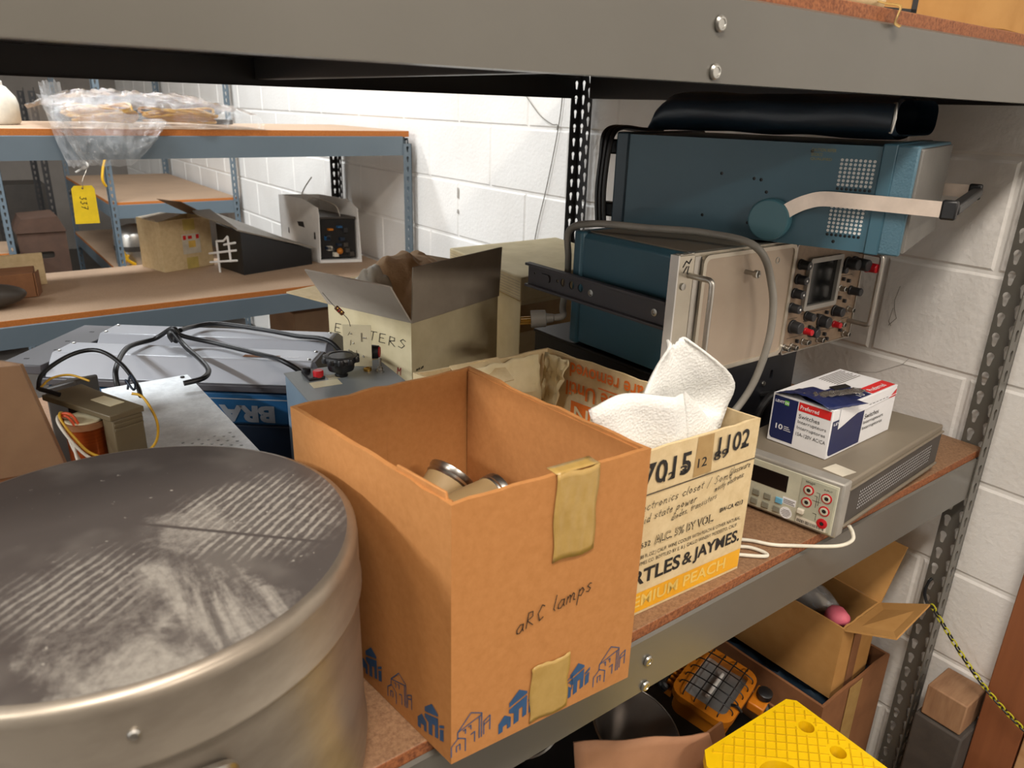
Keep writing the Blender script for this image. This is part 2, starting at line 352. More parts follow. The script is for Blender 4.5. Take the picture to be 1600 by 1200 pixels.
def solo(name, mb, mat, label, cat, group=None, **kw):
    """a thing that is one mesh: origin at its base centre"""
    xs = [v.x for v in mb.v]; ys = [v.y for v in mb.v]; zs = [v.z for v in mb.v]
    c = V(((min(xs) + max(xs)) / 2, (min(ys) + max(ys)) / 2, min(zs)))
    for i in range(len(mb.v)): mb.v[i] = mb.v[i] - c
    o = obj(name, mb, mat, None, **kw); o.location = c; o['label'] = label; o['category'] = cat
    RM[o.name] = Matrix.Translation(c).inverted()
    if group: o['group'] = group
    return o
def struct(name, mb, mat, **kw):
    o = obj(name, mb, mat, None, **kw); o['kind'] = 'structure'; return o
# 2-D fills through filled curves
def fill2d(splines):
    cu = bpy.data.curves.new('tmp', 'CURVE'); cu.dimensions = '2D'; cu.fill_mode = 'BOTH'
    for pts in splines:
        sp = cu.splines.new('POLY'); sp.points.add(len(pts) - 1); sp.use_cyclic_u = True
        for q, p in zip(sp.points, pts): q.co = (p[0], p[1], 0, 1)
    ob = bpy.data.objects.new('tmp', cu); me = bpy.data.meshes.new_from_object(ob)
    vs = [(v.co.x, v.co.y) for v in me.vertices]; fs = [tuple(p.vertices) for p in me.polygons]
    bpy.data.objects.remove(ob); bpy.data.curves.remove(cu); bpy.data.meshes.remove(me); return vs, fs
def plate(mb, Fr, outline, holes, c0, c1):   # holed sheet between depths c0 and c1 of a frame
    vs, fs = fill2d([outline] + holes)
    mb.add([Fr.p(x, y, c0) for x, y in vs], fs); mb.add([Fr.p(x, y, c1) for x, y in vs], [f[::-1] for f in fs])
    for sp in [outline] + holes:
        k = len(sp); mb.add([Fr.p(x, y, c0) for x, y in sp] + [Fr.p(x, y, c1) for x, y in sp], [(i, (i + 1) % k, k + (i + 1) % k, k + i) for i in range(k)])
    return mb
def circ(cx, cy, r, n=12, ry=None): return [(cx + r * math.cos(2 * math.pi * i / n), cy + (ry or r) * math.sin(2 * math.pi * i / n)) for i in range(n)]
def rect(x0, y0, x1, y1): return [(x0, y0), (x1, y0), (x1, y1), (x0, y1)]
def rrect(x0, y0, x1, y1, r, k=4):
    o = []
    for cx, cy, a0 in ((x1 - r, y0 + r, -90), (x1 - r, y1 - r, 0), (x0 + r, y1 - r, 90), (x0 + r, y0 + r, 180)):
        for i in range(k + 1): a = math.radians(a0 + 90 * i / k); o.append((cx + r * math.cos(a), cy + r * math.sin(a)))
    return o
def txt(s, x, y, w, h, bold=0., shear=0., rot=0., outline=False):
    cu = bpy.data.curves.new('tmpt', 'FONT'); cu.body = s; cu.offset = bold; cu.shear = shear; cu.resolution_u = 3
    ob = bpy.data.objects.new('tmpt', cu); me = bpy.data.meshes.new_from_object(ob)
    vs = [(v.co.x, v.co.y) for v in me.vertices]; fs = [tuple(p.vertices) for p in me.polygons]
    bpy.data.objects.remove(ob); bpy.data.curves.remove(cu); bpy.data.meshes.remove(me)
    x0 = min(v[0] for v in vs); x1 = max(v[0] for v in vs); y0 = min(v[1] for v in vs); y1 = max(v[1] for v in vs)
    sx = w / (x1 - x0); sy = h / (y1 - y0) if h else sx
    c, sn = math.cos(rot), math.sin(rot); out = []
    for a, b in vs:
        a = (a - x0) * sx; b = (b - y0) * sy; out.append((x + a * c - b * sn, y + a * sn + b * c))
    return out, fs
def ribbon(lines, wd):
    vs = []; fs = []
    for L in lines:
        for (a, b) in zip(L[:-1], L[1:]):
            d = V((b[0] - a[0], b[1] - a[1]));
            if d.length < 1e-9: continue
            d.normalize(); nx, ny = -d.y * wd / 2, d.x * wd / 2; ex, ey = d.x * wd * .3, d.y * wd * .3; k = len(vs)
            vs += [(a[0] + nx - ex, a[1] + ny - ey), (a[0] - nx - ex, a[1] - ny - ey), (b[0] - nx + ex, b[1] - ny + ey), (b[0] + nx + ex, b[1] + ny + ey)]; fs.append((k, k + 1, k + 2, k + 3))
    return vs, fs
HW = {  # hand lettering strokes, x-height 1, baseline 0
 'a': (.9, [[(.75, .9), (.4, 1), (.08, .6), (.15, .1), (.45, 0), (.72, .4), (.75, .95), (.75, .3), (.9, 0)]]),
 'b': (.8, [[(.1, 1.9), (.1, 0), (.5, 0), (.7, .45), (.45, .9), (.12, .7)]]), 'c': (.75, [[(.7, .8), (.4, 1), (.08, .5), (.35, 0), (.72, .2)]]),
 'd': (.9, [[(.7, .8), (.4, .95), (.08, .5), (.35, 0), (.7, .3)], [(.72, 1.9), (.72, 0), (.9, .05)]]), 'e': (.75, [[(.1, .5), (.62, .6), (.45, 1), (.12, .7), (.15, .1), (.45, 0), (.72, .2)]]),
 'g': (.85, [[(.7, .9), (.3, 1), (.1, .5), (.4, .1), (.7, .5), (.7, -.6), (.4, -.9), (.1, -.6)]]), 'i': (.4, [[(.2, 1), (.2, .1), (.35, 0)], [(.2, 1.4), (.22, 1.45)]]),
 'k': (.8, [[(.1, 1.9), (.1, 0)], [(.6, .95), (.12, .4), (.7, 0)]]), 'l': (.4, [[(.25, 1.9), (.12, .3), (.35, 0)]]),
 'm': (1.3, [[(.1, .95), (.1, 0)], [(.1, .6), (.35, 1), (.5, .8), (.5, 0)], [(.5, .6), (.8, 1), (.95, .8), (.95, .1), (1.2, 0)]]),
 'n': (.9, [[(.1, .95), (.1, 0)], [(.1, .6), (.4, 1), (.62, .8), (.62, .1), (.85, 0)]]), 'o': (.85, [[(.4, 1), (.08, .5), (.4, 0), (.72, .5), (.4, 1)]]),
 'p': (.85, [[(.1, 1), (.02, -.9)], [(.1, .7), (.45, 1), (.7, .55), (.4, .05), (.08, .2)]]), 'r': (.7, [[(.1, 1), (.1, 0)], [(.1, .6), (.35, 1), (.65, .9)]]),
 's': (.7, [[(.6, .85), (.35, 1), (.12, .75), (.58, .3), (.35, 0), (.05, .15)]]), 't': (.6, [[(.3, 1.6), (.25, .2), (.5, 0)], [(.02, 1), (.58, 1.05)]]),
 'u': (.9, [[(.1, 1), (.12, .2), (.4, 0), (.68, .3), (.68, 1), (.7, .1), (.88, 0)]]), 'w': (1.1, [[(.05, 1), (.25, 0), (.5, .8), (.75, 0), (1, 1)]]),
 'y': (.85, [[(.1, 1), (.35, .3)], [(.7, 1), (.35, .2), (.1, -.8)]]), 'v': (.8, [[(.05, 1), (.35, 0), (.7, 1)]]),
 'A': (1.1, [[(.05, 0), (.5, 1.8), (.95, 0)], [(.2, .7), (.8, .7)]]), 'R': (1.1, [[(.15, 0), (.15, 1.8), (.7, 1.7), (.75, 1.1), (.15, .9), (.9, 0)]]),
 'C': (1., [[(.85, 1.5), (.5, 1.8), (.1, 1), (.4, 0), (.85, .2)]]), 'E': (1., [[(.8, 1.8), (.1, 1.75), (.1, 0), (.85, .05)], [(.1, .95), (.65, .95)]]),
 'M': (1.3, [[(.1, 0), (.15, 1.8), (.6, .8), (1.05, 1.8), (1.1, 0)]]), 'T': (1.1, [[(.0, 1.75), (1, 1.85)], [(.5, 1.8), (.45, 0)]]), 'I': (.5, [[(.25, 1.8), (.22, 0)]]),
 'S': (1., [[(.8, 1.5), (.5, 1.8), (.2, 1.4), (.75, .6), (.45, 0), (.05, .2)]]), 'G': (1., [[(.85, 1.5), (.5, 1.8), (.1, 1), (.4, 0), (.85, .2), (.85, .8), (.5, .8)]]),
 '3': (.9, [[(.1, 1.6), (.6, 1.7), (.3, 1), (.7, .6), (.4, 0), (.05, .2)]]), '7': (.9, [[(.05, 1.7), (.75, 1.7), (.3, 0)], [(.2, .9), (.65, .95)]]),
 '/': (.7, [[(.05, -.3), (.6, 2)]]), ',': (.4, [[(.2, .1), (.1, -.3)]]), ' ': (.6, []), "'": (.3, [[(.2, 1.9), (.12, 1.5)]])}
def hand(s, x, y, size, wd, slope=0., jit=.06, sx=1., slant=.12):
    L = []; cx = 0.; rnd = random.Random(len(s) * 7 + 3)
    for ch in s:
        adv, st = HW[ch]; oy = rnd.uniform(-.12, .12)
        for q in st: L.append([(x + (cx + a + slant * b + rnd.uniform(-jit, jit) * .4) * size * sx, y + (b + oy) * size + (cx + a) * size * sx * slope) for a, b in q])
        cx += adv + .18
    return ribbon(L, wd)
def decal(name, parent, Fr, vf, mat, off=.0006, label=None):
    return obj(name, MB().flat(Fr, vf, off), mat, parent, recalc=False, label=label)
def merge(*vfs):
    vs = []; fs = []
    for a, b in vfs: k = len(vs); vs += a; fs += [tuple(i + k for i in f) for f in b]
    return vs, fs
def qv(x0, y0, x1, y1): return rect(x0, y0, x1, y1), [(0, 1, 2, 3)]
def pv(pts): return list(pts), [tuple(range(len(pts)))]
def dup(root, loc, rotz=0., label=None):
    r = root.copy(); C.objects.link(r); r.location = loc; r.rotation_euler = (0, 0, rotz)
    if label: r['label'] = label
    for ch in list(root.children):
        c = ch.copy(); C.objects.link(c); c.parent = r
        for g in ch.children: d = g.copy(); C.objects.link(d); d.parent = c
    return r
# ------------------------------------------------------------------ the room
FL = -.86; CE = 2.3
def block_wall(name, Fr, a0, a1, b0, b1, row0, off0):
    mb = MB(); P = .4064; H = .2032; g = .0035; d = .0035
    vs = []; k0 = math.floor((b0 - row0) / H); k1 = math.ceil((b1 - row0) / H)
    mb.fbox(Fr, a0, a1, b0, b1, -.06, -d)
    for k in range(k0, k1):
        y0 = max(b0, row0 + k * H); y1 = min(b1, row0 + (k + 1) * H); sh = off0 + (0 if k % 2 == 0 else P / 2)
        j0 = math.floor((a0 - sh) / P)
        for j in range(j0, math.ceil((a1 - sh) / P)):
            x0 = max(a0, sh + j * P); x1 = min(a1, sh + (j + 1) * P)
            if x1 - x0 < .02 or y1 - y0 < .02: continue
            o = [(x0 + g, y0 + g), (x1 - g, y0 + g), (x1 - g, y1 - g), (x0 + g, y1 - g)]; e = .005
            i = [(x0 + g + e, y0 + g + e), (x1 - g - e, y0 + g + e), (x1 - g - e, y1 - g - e), (x0 + g + e, y1 - g - e)]
            mb.add([Fr.p(a, b, -d) for a, b in o] + [Fr.p(a, b, 0) for a, b in i], [(0, 1, 5, 4), (1, 2, 6, 5), (2, 3, 7, 6), (3, 0, 4, 7), (4, 5, 6, 7)])
    return struct(name, mb, 'blockwall', sharp=15)
M['blockwall'] = pm('white_painted_block', (238, 235, 230), .55, col2=(228, 224, 218), sc=4, thr=(.4, .8), bump=.5, bsc=85, bdist=.003, spec=.4)
M['dimwall'] = pm('grey_painted_block', (138, 130, 122), .7, col2=(126, 118, 110), sc=4)
FW = F((0, 0, 0), (0, -1, 0), (0, 0, 1))            # wall at the end of the racks, seen from the left
# courses: joint at z = .5215, row above it starts a block at y = 1.902
WR = block_wall('wall_right', FW, -8., 5., FL, CE, .5215, -1.902)
struct('wall_back', MB().box(-7, 0.06, 8., 8.1, FL, CE), 'dimwall')
struct('wall_left', MB().box(-7.1, -7, -5, 8.1, FL, CE), 'blockwall')
struct('wall_front', MB().box(-7.1, .06, -5.1, -5, FL, CE), 'dimwall')
struct('floor', MB().box(-7.1, .06, -5.1, 8.1, FL - .1, FL), 'floor')
struct('ceiling', MB().box(-7.1, .06, -5.1, 8.1, CE, CE + .1), 'ceil')
# ------------------------------------------------------------------ racks
def keyhole(cx, cy, s=1.):
    p = []
    for i in range(9): a = math.radians(-40 + 260 * i / 8); p.append((cx + .0048 * s * math.cos(a), cy + .004 * s + .0052 * s * math.sin(a)))
    p += [(cx - .0026 * s, cy - .007 * s), (cx - .0016 * s, cy - .0095 * s), (cx + .0016 * s, cy - .0095 * s), (cx + .0026 * s, cy - .007 * s)]
    return p
PITCH = .0381
CELLS = {}
def cell(w, cols, s=1.):
    key = (w, cols, s)
    if key not in CELLS:
        mb = MB(); holes = []
        for c in cols: holes.append(keyhole(w * c[0], PITCH * c[1], s))
        plate(mb, F((0, 0, 0), (1, 0, 0), (0, 1, 0)), rect(0, 0, w, PITCH), holes, 0, .0022); CELLS[key] = mb
    return CELLS[key]
def post(parent, mat, xc, yc, sx, sy, z0, z1, wa=.036, wb=.05):
    """angle post: flange A in the x direction at y = yc, flange B (two staggered rows of keyholes) in the y direction at x = xc"""
    mb = MB(); n = int((z1 - z0) / PITCH)
    ca = cell(wa, ((.5, .48),), 1.2); cb = cell(wb / 2, ((.52, .48),), 1.42)
    for k in range(n):
        z = z0 + k * PITCH
        mb.add([(xc + sx * v.x, yc + sy * v.z, z + v.y) for v in ca.v], ca.f)
        mb.add([(xc + sx * v.z, yc + sy * v.x, z + v.y) for v in cb.v], cb.f)
        mb.add([(xc + sx * v.z, yc + sy * (v.x + wb / 2), z + v.y + PITCH * .5) for v in cb.v], cb.f)
    return obj('post', mb, mat, parent, recalc=False, sharp=20)
def beam_x(parent, mat, x0, x1, y, face, zt, h, lip=.03):
    """channel beam running along x; face = -1 when the face looks to -y"""
    mb = MB(); s = -face; t = .002
    pr = [(0, zt - h), (0, zt), (s * t * 2, zt + .0025), (s * .006, zt), (s * .006, zt - .014), (s * lip, zt - .014), (s * lip, zt - .017), (s * .004, zt - .017), (s * .004, zt - h + t), (s * .018, zt - h + t), (s * .018, zt - h)]
    mb.poly([(x0, y + a, b) for a, b in pr], (x1 - x0, 0, 0))
    return obj('beam', mb, mat, parent, sharp=25)
def beam_y(parent, mat, y0, y1, x, zt, h, t=.012, name='side_beam'):
    return obj(name, MB().box(min(x, x + t), max(x, x + t), y0, y1, zt - h, zt), mat, parent, bevel=.002)
def rivet(parent, x, y, z):
    mb = MB(); mb.lathe([(.0072, 0), (.0072, .0012), (.0056, .0028), (.0042, .0030), (.0038, .0022)], 20, (x, y, z), (0, -1, 0))
    return obj('rivet', mb, 'zinc', parent, label='bright zinc rivet')
# main rack
R1 = thing('steel_shelving_rack', 'long dark grey steel rack in the foreground holding the boxes and instruments', 'rack', (-.95, .61, FL))
D1 = 1.22; XL = -1.86
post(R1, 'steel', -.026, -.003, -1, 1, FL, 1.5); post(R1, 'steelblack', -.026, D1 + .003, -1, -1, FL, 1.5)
post(R1, 'steel', XL, -.003, 1, 1, FL, 1.5); post(R1, 'steel', XL, D1 + .003, 1, -1, FL, 1.5)
for zt, h in ((-.017, .0805), (.68, .0715)):
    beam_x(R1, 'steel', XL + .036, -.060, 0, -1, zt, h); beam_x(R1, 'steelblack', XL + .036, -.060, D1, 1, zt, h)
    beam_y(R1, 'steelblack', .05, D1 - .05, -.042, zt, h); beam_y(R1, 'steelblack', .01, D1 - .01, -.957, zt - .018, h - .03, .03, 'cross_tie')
    for dz in (.012, .047) if zt > 0 else (.034, .073): pass
for z in (.658, .618, -.051, -.090): rivet(R1, -.945, -.001, z)
def board(parent, x0, x1, y0, y1, zt, t, m1, m2):
    o = obj('shelf_board', MB().box(x0, x1, y0, y1, zt - t, zt), m1, parent, bevel=.0015)
    o.data.materials.append(M[m2])
    for p in o.data.polygons:
        if abs(p.normal.z) < .5: p.material_index = 1
    return o
board(R1, XL + .002, -.032, .005, D1 - .006, -.0006, .0164, 'board', 'boardedge')
board(R1, XL + .002, -.032, .005, D1 - .006, .697, .017, 'board', 'boardedge')
# far racks
def far_rack(label, x0, x1, y0, y1, zs, bh, th, post_top, mat, rear='steelblue'):
    r = thing('steel_shelving_rack', label, 'rack', ((x0 + x1) / 2, (y0 + y1) / 2, FL))
    post(r, mat, x1, y0 - .003, -1, 1, FL, post_top); post(r, rear, x1, y1 + .003, -1, -1, FL, post_top)
    post(r, mat, x0, y0 - .003, 1, 1, FL, post_top); post(r, rear, x0, y1 + .003, 1, -1, FL, post_top)
    for z in zs:
        beam_x(r, mat, x0 + .036, x1 - .036, y0, -1, z - th, bh); beam_x(r, mat, x0 + .036, x1 - .036, y1, 1, z - th, bh)
        beam_y(r, mat, y0 + .04, y1 - .04, x1 - .016, z - th, bh); beam_y(r, mat, y0 + .04, y1 - .04, x0 + .004, z - th, bh)
        board(r, x0 + .004, x1 - .006, y0 + .005, y1 - .005, z, th, 'board2', 'board2edge')
    return r
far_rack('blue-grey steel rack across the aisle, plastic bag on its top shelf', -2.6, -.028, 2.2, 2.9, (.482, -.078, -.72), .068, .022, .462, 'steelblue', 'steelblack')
far_rack('narrow blue-grey rack beyond the aisle rack, its empty tan shelf seen under the top shelf', -.765, -.028, 4.42, 6.2, (-.005, -.42), .075, .018, .9, 'steelblue', 'steelblue')
far_rack('blue-grey rack farthest left behind the yellow tag, only one slotted post in view', -2.9, -1.262, 4.42, 4.85, (-.25, -.6), .075, .018, .9, 'steelblue', 'steelblack')
far_rack('black slotted rack post deep in the shade behind the yellow tag', -2.4, -.985, 4.95, 5.6, (-.62,), .075, .018, .6, 'steelblack', 'steelblack')
# ------------------------------------------------------------------ helpers for boxes
def shell(parent, name, q, z0, z1, mat, t=.005, inner=None, jit=.0012, floor_z=None, ztops=None, nseg=10):
    """open carton: q = four outer corners (counter-clockwise seen from above), walls with thickness t and a slightly uneven rim"""
    q = [V((a, b, 0)) for a, b in q]; c = sum(q, V((0, 0, 0))) / 4
    iq = []
    for i in range(4):
        p = q[i]; d1 = (q[(i + 1) % 4] - p).normalized(); d2 = (q[(i - 1) % 4] - p).normalized(); iq.append(p + (d1 + d2) * t)
    zt = ztops or [z1] * 4; rnd = random.Random(int(z1 * 1000)); mb = MB(); vs = []; fs = []
    for i in range(4):
        for k in range(nseg):
            f = k / nseg; o = q[i].lerp(q[(i + 1) % 4], f); n = iq[i].lerp(iq[(i + 1) % 4], f); z = zt[i] * (1 - f) + zt[(i + 1) % 4] * f
            j = 0 if k == 0 else rnd.uniform(-jit, jit); bow = V((0, 0, 0)) if k == 0 else (o - c).normalized() * rnd.uniform(-1.6 * jit, 0)
            vs += [(o.x, o.y, z0), (o.x + bow.x, o.y + bow.y, z + j), (n.x + bow.x, n.y + bow.y, z + j), (n.x, n.y, z0 + t)]
    m = 4 * nseg
    for i in range(m):
        a = i * 4; b = ((i + 1) % m) * 4
        fs += [(a, b, b + 1, a + 1), (a + 1, b + 1, b + 2, a + 2), (a + 2, b + 2, b + 3, a + 3)]
    fs += [tuple(i * 4 for i in range(m))[::-1], tuple(i * 4 + 3 for i in range(m))]
    mb.add(vs, fs)
    return obj(name, mb, mat, parent, sharp=30)
def face(a, b, z0=0.):
    """frame on the vertical side from corner a to corner b (viewer's left to right)"""
    return F((a[0], a[1], z0), (b[0] - a[0], b[1] - a[1], 0), (0, 0, 1))
def dist(a, b): return math.hypot(a[0] - b[0], a[1] - b[1])
# ------------------------------------------------------------------ metal drum
DX, DY, DR, DT = -1.470, .124, .1885, .022
t = thing('metal_drum', 'large round dull aluminium drum with a scuffed flat lid in the foreground', 'drum', (DX, DY, 0))
mb = MB(); mb.lathe([(DR - .006, 0), (DR, .003), (DR, .012), (DR + .0015, .02), (DR + .002, .024), (DR + .0015, .028), (DR, .034), (DR - .001, .17 + DT), (DR - .02, .18 + DT)], 96, (DX, DY, 0))
body = obj('drum_body', mb, 'drum', t, sharp=60)
mb = MB(); mb.lathe([(DR + .0010, .158 + DT), (DR + .0028, .160 + DT), (DR + .0028, .1635 + DT), (DR + .0015, .167 + DT), (DR + .0012, .206 + DT), (DR + .0005, .2125 + DT), (DR - .003, .2165 + DT), (DR - .0075, .218 + DT)], 96, (DX, DY, 0), capb=False, capt=False)
obj('lid_rim', mb, 'drum', t, sharp=60)
mb = MB(); mb.lathe([(DR - .0075, .218 + DT), (DR - .012, .2175 + DT), (DR * .6, .2178 + DT), (DR * .3, .218 + DT), (.004, .218 + DT)], 96, (DX, DY, 0), capb=False)
obj('lid', mb, 'lid', t, sharp=60, label='scuffed dark grey lid with pale oxidised streaks')
def on_drum(a, r, z): return V((DX + r * math.sin(a), DY - r * math.cos(a), z + DT))
mb = MB(); p = on_drum(-.17, DR + .001, .188); mb.lathe([(.004, 0), (.004, .002), (.0025, .0035), (.0012, .003)], 16, p, on_drum(-.17, 1, 0) - on_drum(-.17, 0, 0))
obj('rivet', mb, 'zinc', t)
mb = MB(); hp = [on_drum(a, DR + o, z) for a, o, z in ((-.22, .002, .118), (-.20, .008, .136), (-.14, .014, .146), (-.05, .016, .149), (.04, .014, .146), (.10, .008, .136), (.12, .002, .118))]
mb.tube(cr(hp, 5), .0042, 8); obj('handle', mb, 'zinc', t)
mb = MB()
mb.grid(lambda u, v: on_drum(-.2 + .3 * u, DR + .002 + .004 * math.sin(math.pi * u) * math.sin(math.pi * v), .098 + .04 * v), 10, 6)
obj('handle_plate', mb, 'metdark', t, solid=.0015)
# ------------------------------------------------------------------ brown box marked for arc lamps
BQ = [(-1.250, -.033), (-1.030, -.046), (-1.045, .250), (-1.280, .240)]; BH = .277
t = thing('cardboard_box', 'tall open orange-brown cardboard box with blue houses printed along its base', 'box', (-1.15, .1, 0))
shell(t, 'box_walls', BQ, 0, BH, 'kraft', .005, jit=.0016, nseg=14)
# worn second layer of board inside the front left corner and along the rim
obj('inner_liner', MB().poly([(-1.2735, .225, BH - .002), (-1.2453, -.024, BH - .002), (-1.2423, -.024, BH - .002), (-1.2705, .225, BH - .002)], (0, 0, -.26)), 'kraft_in', t)
obj('inner_liner', MB().poly([(-1.035, -.035, BH - .003), (-1.049, .243, BH - .003), (-1.052, .243, BH - .003), (-1.038, -.035, BH - .003)], (0, 0, -.26)), 'kraft_in', t)
fb = face(BQ[0], BQ[1]); W = dist(BQ[0], BQ[1])
def tape(name, x0, x1, y0, y1, Fr, over=0.):
    mb = MB(); n = 8
    mb.grid(lambda u, v: Fr.p(x0 + (x1 - x0) * u + .001 * math.sin(9 * v), y0 + (y1 - y0) * v + .0015 * math.sin(7 * u), .0012 + .0006 * math.sin(23 * u + 5 * v) * math.sin(11 * v)), 12, 14)
    if over: mb.grid(lambda u, v: Fr.p(x0 + (x1 - x0) * u, y1 + .0006, .0012 - over * v), 6, 3)
    return obj(name, mb, 'tape', t, solid=.0004)
tape('tape_strip', .106, .155, .186, .2775, fb, .016); tape('tape_strip', .088, .135, .004, .072, fb)
decal('handwriting', t, fb, hand('aRC lamps', .068, .121, .0092, .0011, slope=.20, sx=1.05), 'ink', .0008)
def house(x, y, w, h, solid):
    T = lambda P: [(x + a * w, y + b * h) for a, b in P]
    if solid:
        return merge(pv(T([(.28, .74), (.55, 1.), (.78, .86), (.78, .80), (.28, .62)])), pv(T([(.28, .56), (.78, .75), (.78, .2), (.66, .16), (.66, .48), (.56, .45), (.56, .12), (.42, .08), (.42, .4), (.28, .46)])),
                     pv(T([(0, 0), (0, .28), (.16, .46), (.34, .34), (.34, .06), (.24, .04), (.24, .18), (.12, .16), (.12, .02)])), pv(T([(.82, .6), (1., .72), (1., .64), (.82, .53)])), pv(T([(.84, .5), (.98, .58), (.98, .26), (.84, .2)])))
    L = [[(.16, .45), (.16, .62), (.5, 1.), (.78, .86), (.78, .2)], [(.16, .62), (.78, .82)], [(.3, .6), (.36, .62), (.36, .5)], [(.44, .64), (.5, .66), (.5, .55)], [(0, .02), (0, .3), (.18, .46), (.36, .36), (.36, .02)], [(.13, .1), (.13, .26), (.22, .28), (.22, .12)],
         [(.5, .4), (.6, .44), (.6, .16)], [(.84, .24), (.84, .6), (1., .7), (1., .3)], [(.84, .5), (1., .58)], [(.72, .2), (.72, .8)]]
    return ribbon([T(q) for q in L], .0011)
hs = merge(house(.000, .008, .042, .044, False), house(.052, .009, .042, .044, True), house(.099, .009, .042, .044, False), house(.128, .010, .036, .042, True), house(.170, .010, .042, .044, False))
decal('printed_houses', t, fb, hs, 'blueprint', .0005)
fl = face(BQ[3], BQ[0]); L = dist(BQ[3], BQ[0])
hs = merge(house(L - .052, .008, .042, .044, True), house(L - .104, .008, .042, .044, False), house(L - .156, .008, .042, .044, True), house(L - .208, .008, .042, .044, False))
decal('printed_houses', t, fl, hs, 'blueprint', .0005)
mb = MB(); mb.box(-1.168, -1.1655, .2392, .2405, .02, BH - .004); obj('fold_crease', mb, 'kraft', t)
mb = MB(); mb.quad((-1.2475, -.026, BH - .012), (-1.2555, .05, BH - .012), (-1.2555, .05, BH + .004), (-1.2478, -.020, BH + .006), .003); obj('raised_edge', mb, 'kraft', t, bevel=.001)
# two cardboard cans in it
def can(label, a, b, r):
    a, b = V(a), V(b); d = (b - a).normalized(); h = (b - a).length
    t = thing('cardboard_can', label, 'can', a, 0, 'lamp cans in the brown box')
    obj('tube', MB().lathe([(r, 0), (r, h - .012)], 40, a, d), 'can', t)
    mb = MB(); mb.lathe([(r + .0006, h - .013), (r + .0016, h - .011), (r + .0006, h - .008), (r + .002, h - .005), (r + .0022, h - .001), (r + .001, h), (r - .001, h - .001), (r - .003, h - .004), (.002, h - .004)], 40, a, d)
    obj('rim', mb, 'zinc', t, label='shiny crimped metal rim')
M['can'] = pm('tan_fibre_tube', (170, 144, 102), .6, col2=(156, 130, 90), sc=12)
can('tan cardboard can tilted up, crimped metal rim facing us, behind the other can', (-1.215, .150, .090), (-1.112, .182, .176), .027)
can('tan cardboard can lying nearer the front wall of the brown box', (-1.235, .104, .160), (-1.094, .112, .170), .027)
# ------------------------------------------------------------------ wine cooler carton
CQ = [(-1.000, .028), (-.757, .018), (-.803, .388), (-1.043, .398)]; CH = .223
t = thing('carton', 'tan drinks carton with black lettering and a yellow band, white foam inside', 'box', (-.9, .2, 0))
shell(t, 'carton_walls', CQ, 0, CH, 'beige', .004, jit=.0016, nseg=12)
fc = face(CQ[0], CQ[1]); CW = dist(CQ[0], CQ[1])
decal('yellow_band', t, fc, qv(.0, .004, CW - .001, .032), 'yellowprint', .0004, 'yellow printed band')
decal('band_lettering', t, fc, merge(txt('PREMIUM PEACH', .018, .011, .196, .017, .02)), 'paleprint', .0008, 'pale yellow lettering')
decal('carton_lettering', t, fc, merge(
    txt('BARTLES', .006, .044, .118, .021, .025), txt('&', .128, .045, .018, .018, .02), txt('JAYMES.', .148, .041, .088, .024, .025),
    txt('24 BOTTLES (288 FL.OZ.) CALIF. WINE COOLER WITH PEACH & OTHER NATURAL', .014, .0790, .218, .0068), txt('BARTLES & JAYMES CO. BOTTLED BY E. & J. GALLO WINERY MODESTO, CALIF.', .014, .0700, .214, .0066),
    txt('BW-CA 4213', .188, .1035, .044, .0065, .015), txt('2632', .045, .096, .022, .0075)), 'ink', .0006, 'black printed lettering')
a = txt('ALC. 5% BY VOL.', .074, .094, .104, .0125, .03); b = txt('ALC. 5% BY VOL.', .074, .0942, .104, .0121, -.012)
decal('outline_lettering', t, fc, a, 'ink', .0006); decal('outline_lettering', t, fc, b, 'beige', .0009)
decal('stamped_numbers', t, fc, merge(txt('7015', .044, .178, .078, .030, .015), txt('12', .077, .178, .018, .010, .02), txt('3', .104, .179, .012, .012, .02), txt('12', .134, .181, .016, .0125, .01), txt('1102', .168, .188, .058, .026, .015), txt('89', .162, .183, .026, .0125, .015), txt('2', .212, .188, .010, .008, .02)), 'ink', .0006, 'black stencilled numbers')
decal('flap_crease', t, fc, qv(.0, .1665, CW, .1682), 'inkgrey', .0005)
decal('handwriting', t, fc, merge(hand("electronics closet / Some", .036, .146, .0058, .0008, slope=.03, sx=1.28, slant=.2), hand('Glassware', .196, .155, .0048, .0007, slope=.06, sx=.95, slant=.2), hand('solid state power', .034, .129, .0056, .0008, slope=.05, sx=1.25, slant=.2), hand('diodes, transistors', .098, .1195, .0048, .0007, slope=.10, sx=1.0, slant=.2), hand('mostly electronic', .172, .138, .0044, .0007, slope=.14, sx=.8, slant=.2)), 'ink', .0007)
M['yellowtape'] = pm('pale_yellow_tape', (214, 192, 110), .4)
M['darkcard'] = pm('dark_cardboard', (84, 60, 46), .8)
M['oldtape'] = pm('old_brown_tape', (178, 146, 92), .4, col2=(166, 132, 80), sc=40, bump=.1)
decal('tape_patch', t, fc, pv([(.128, .1695), (.160, .1705), (.158, .222), (.130, .2225)]), 'oldtape', .0004)
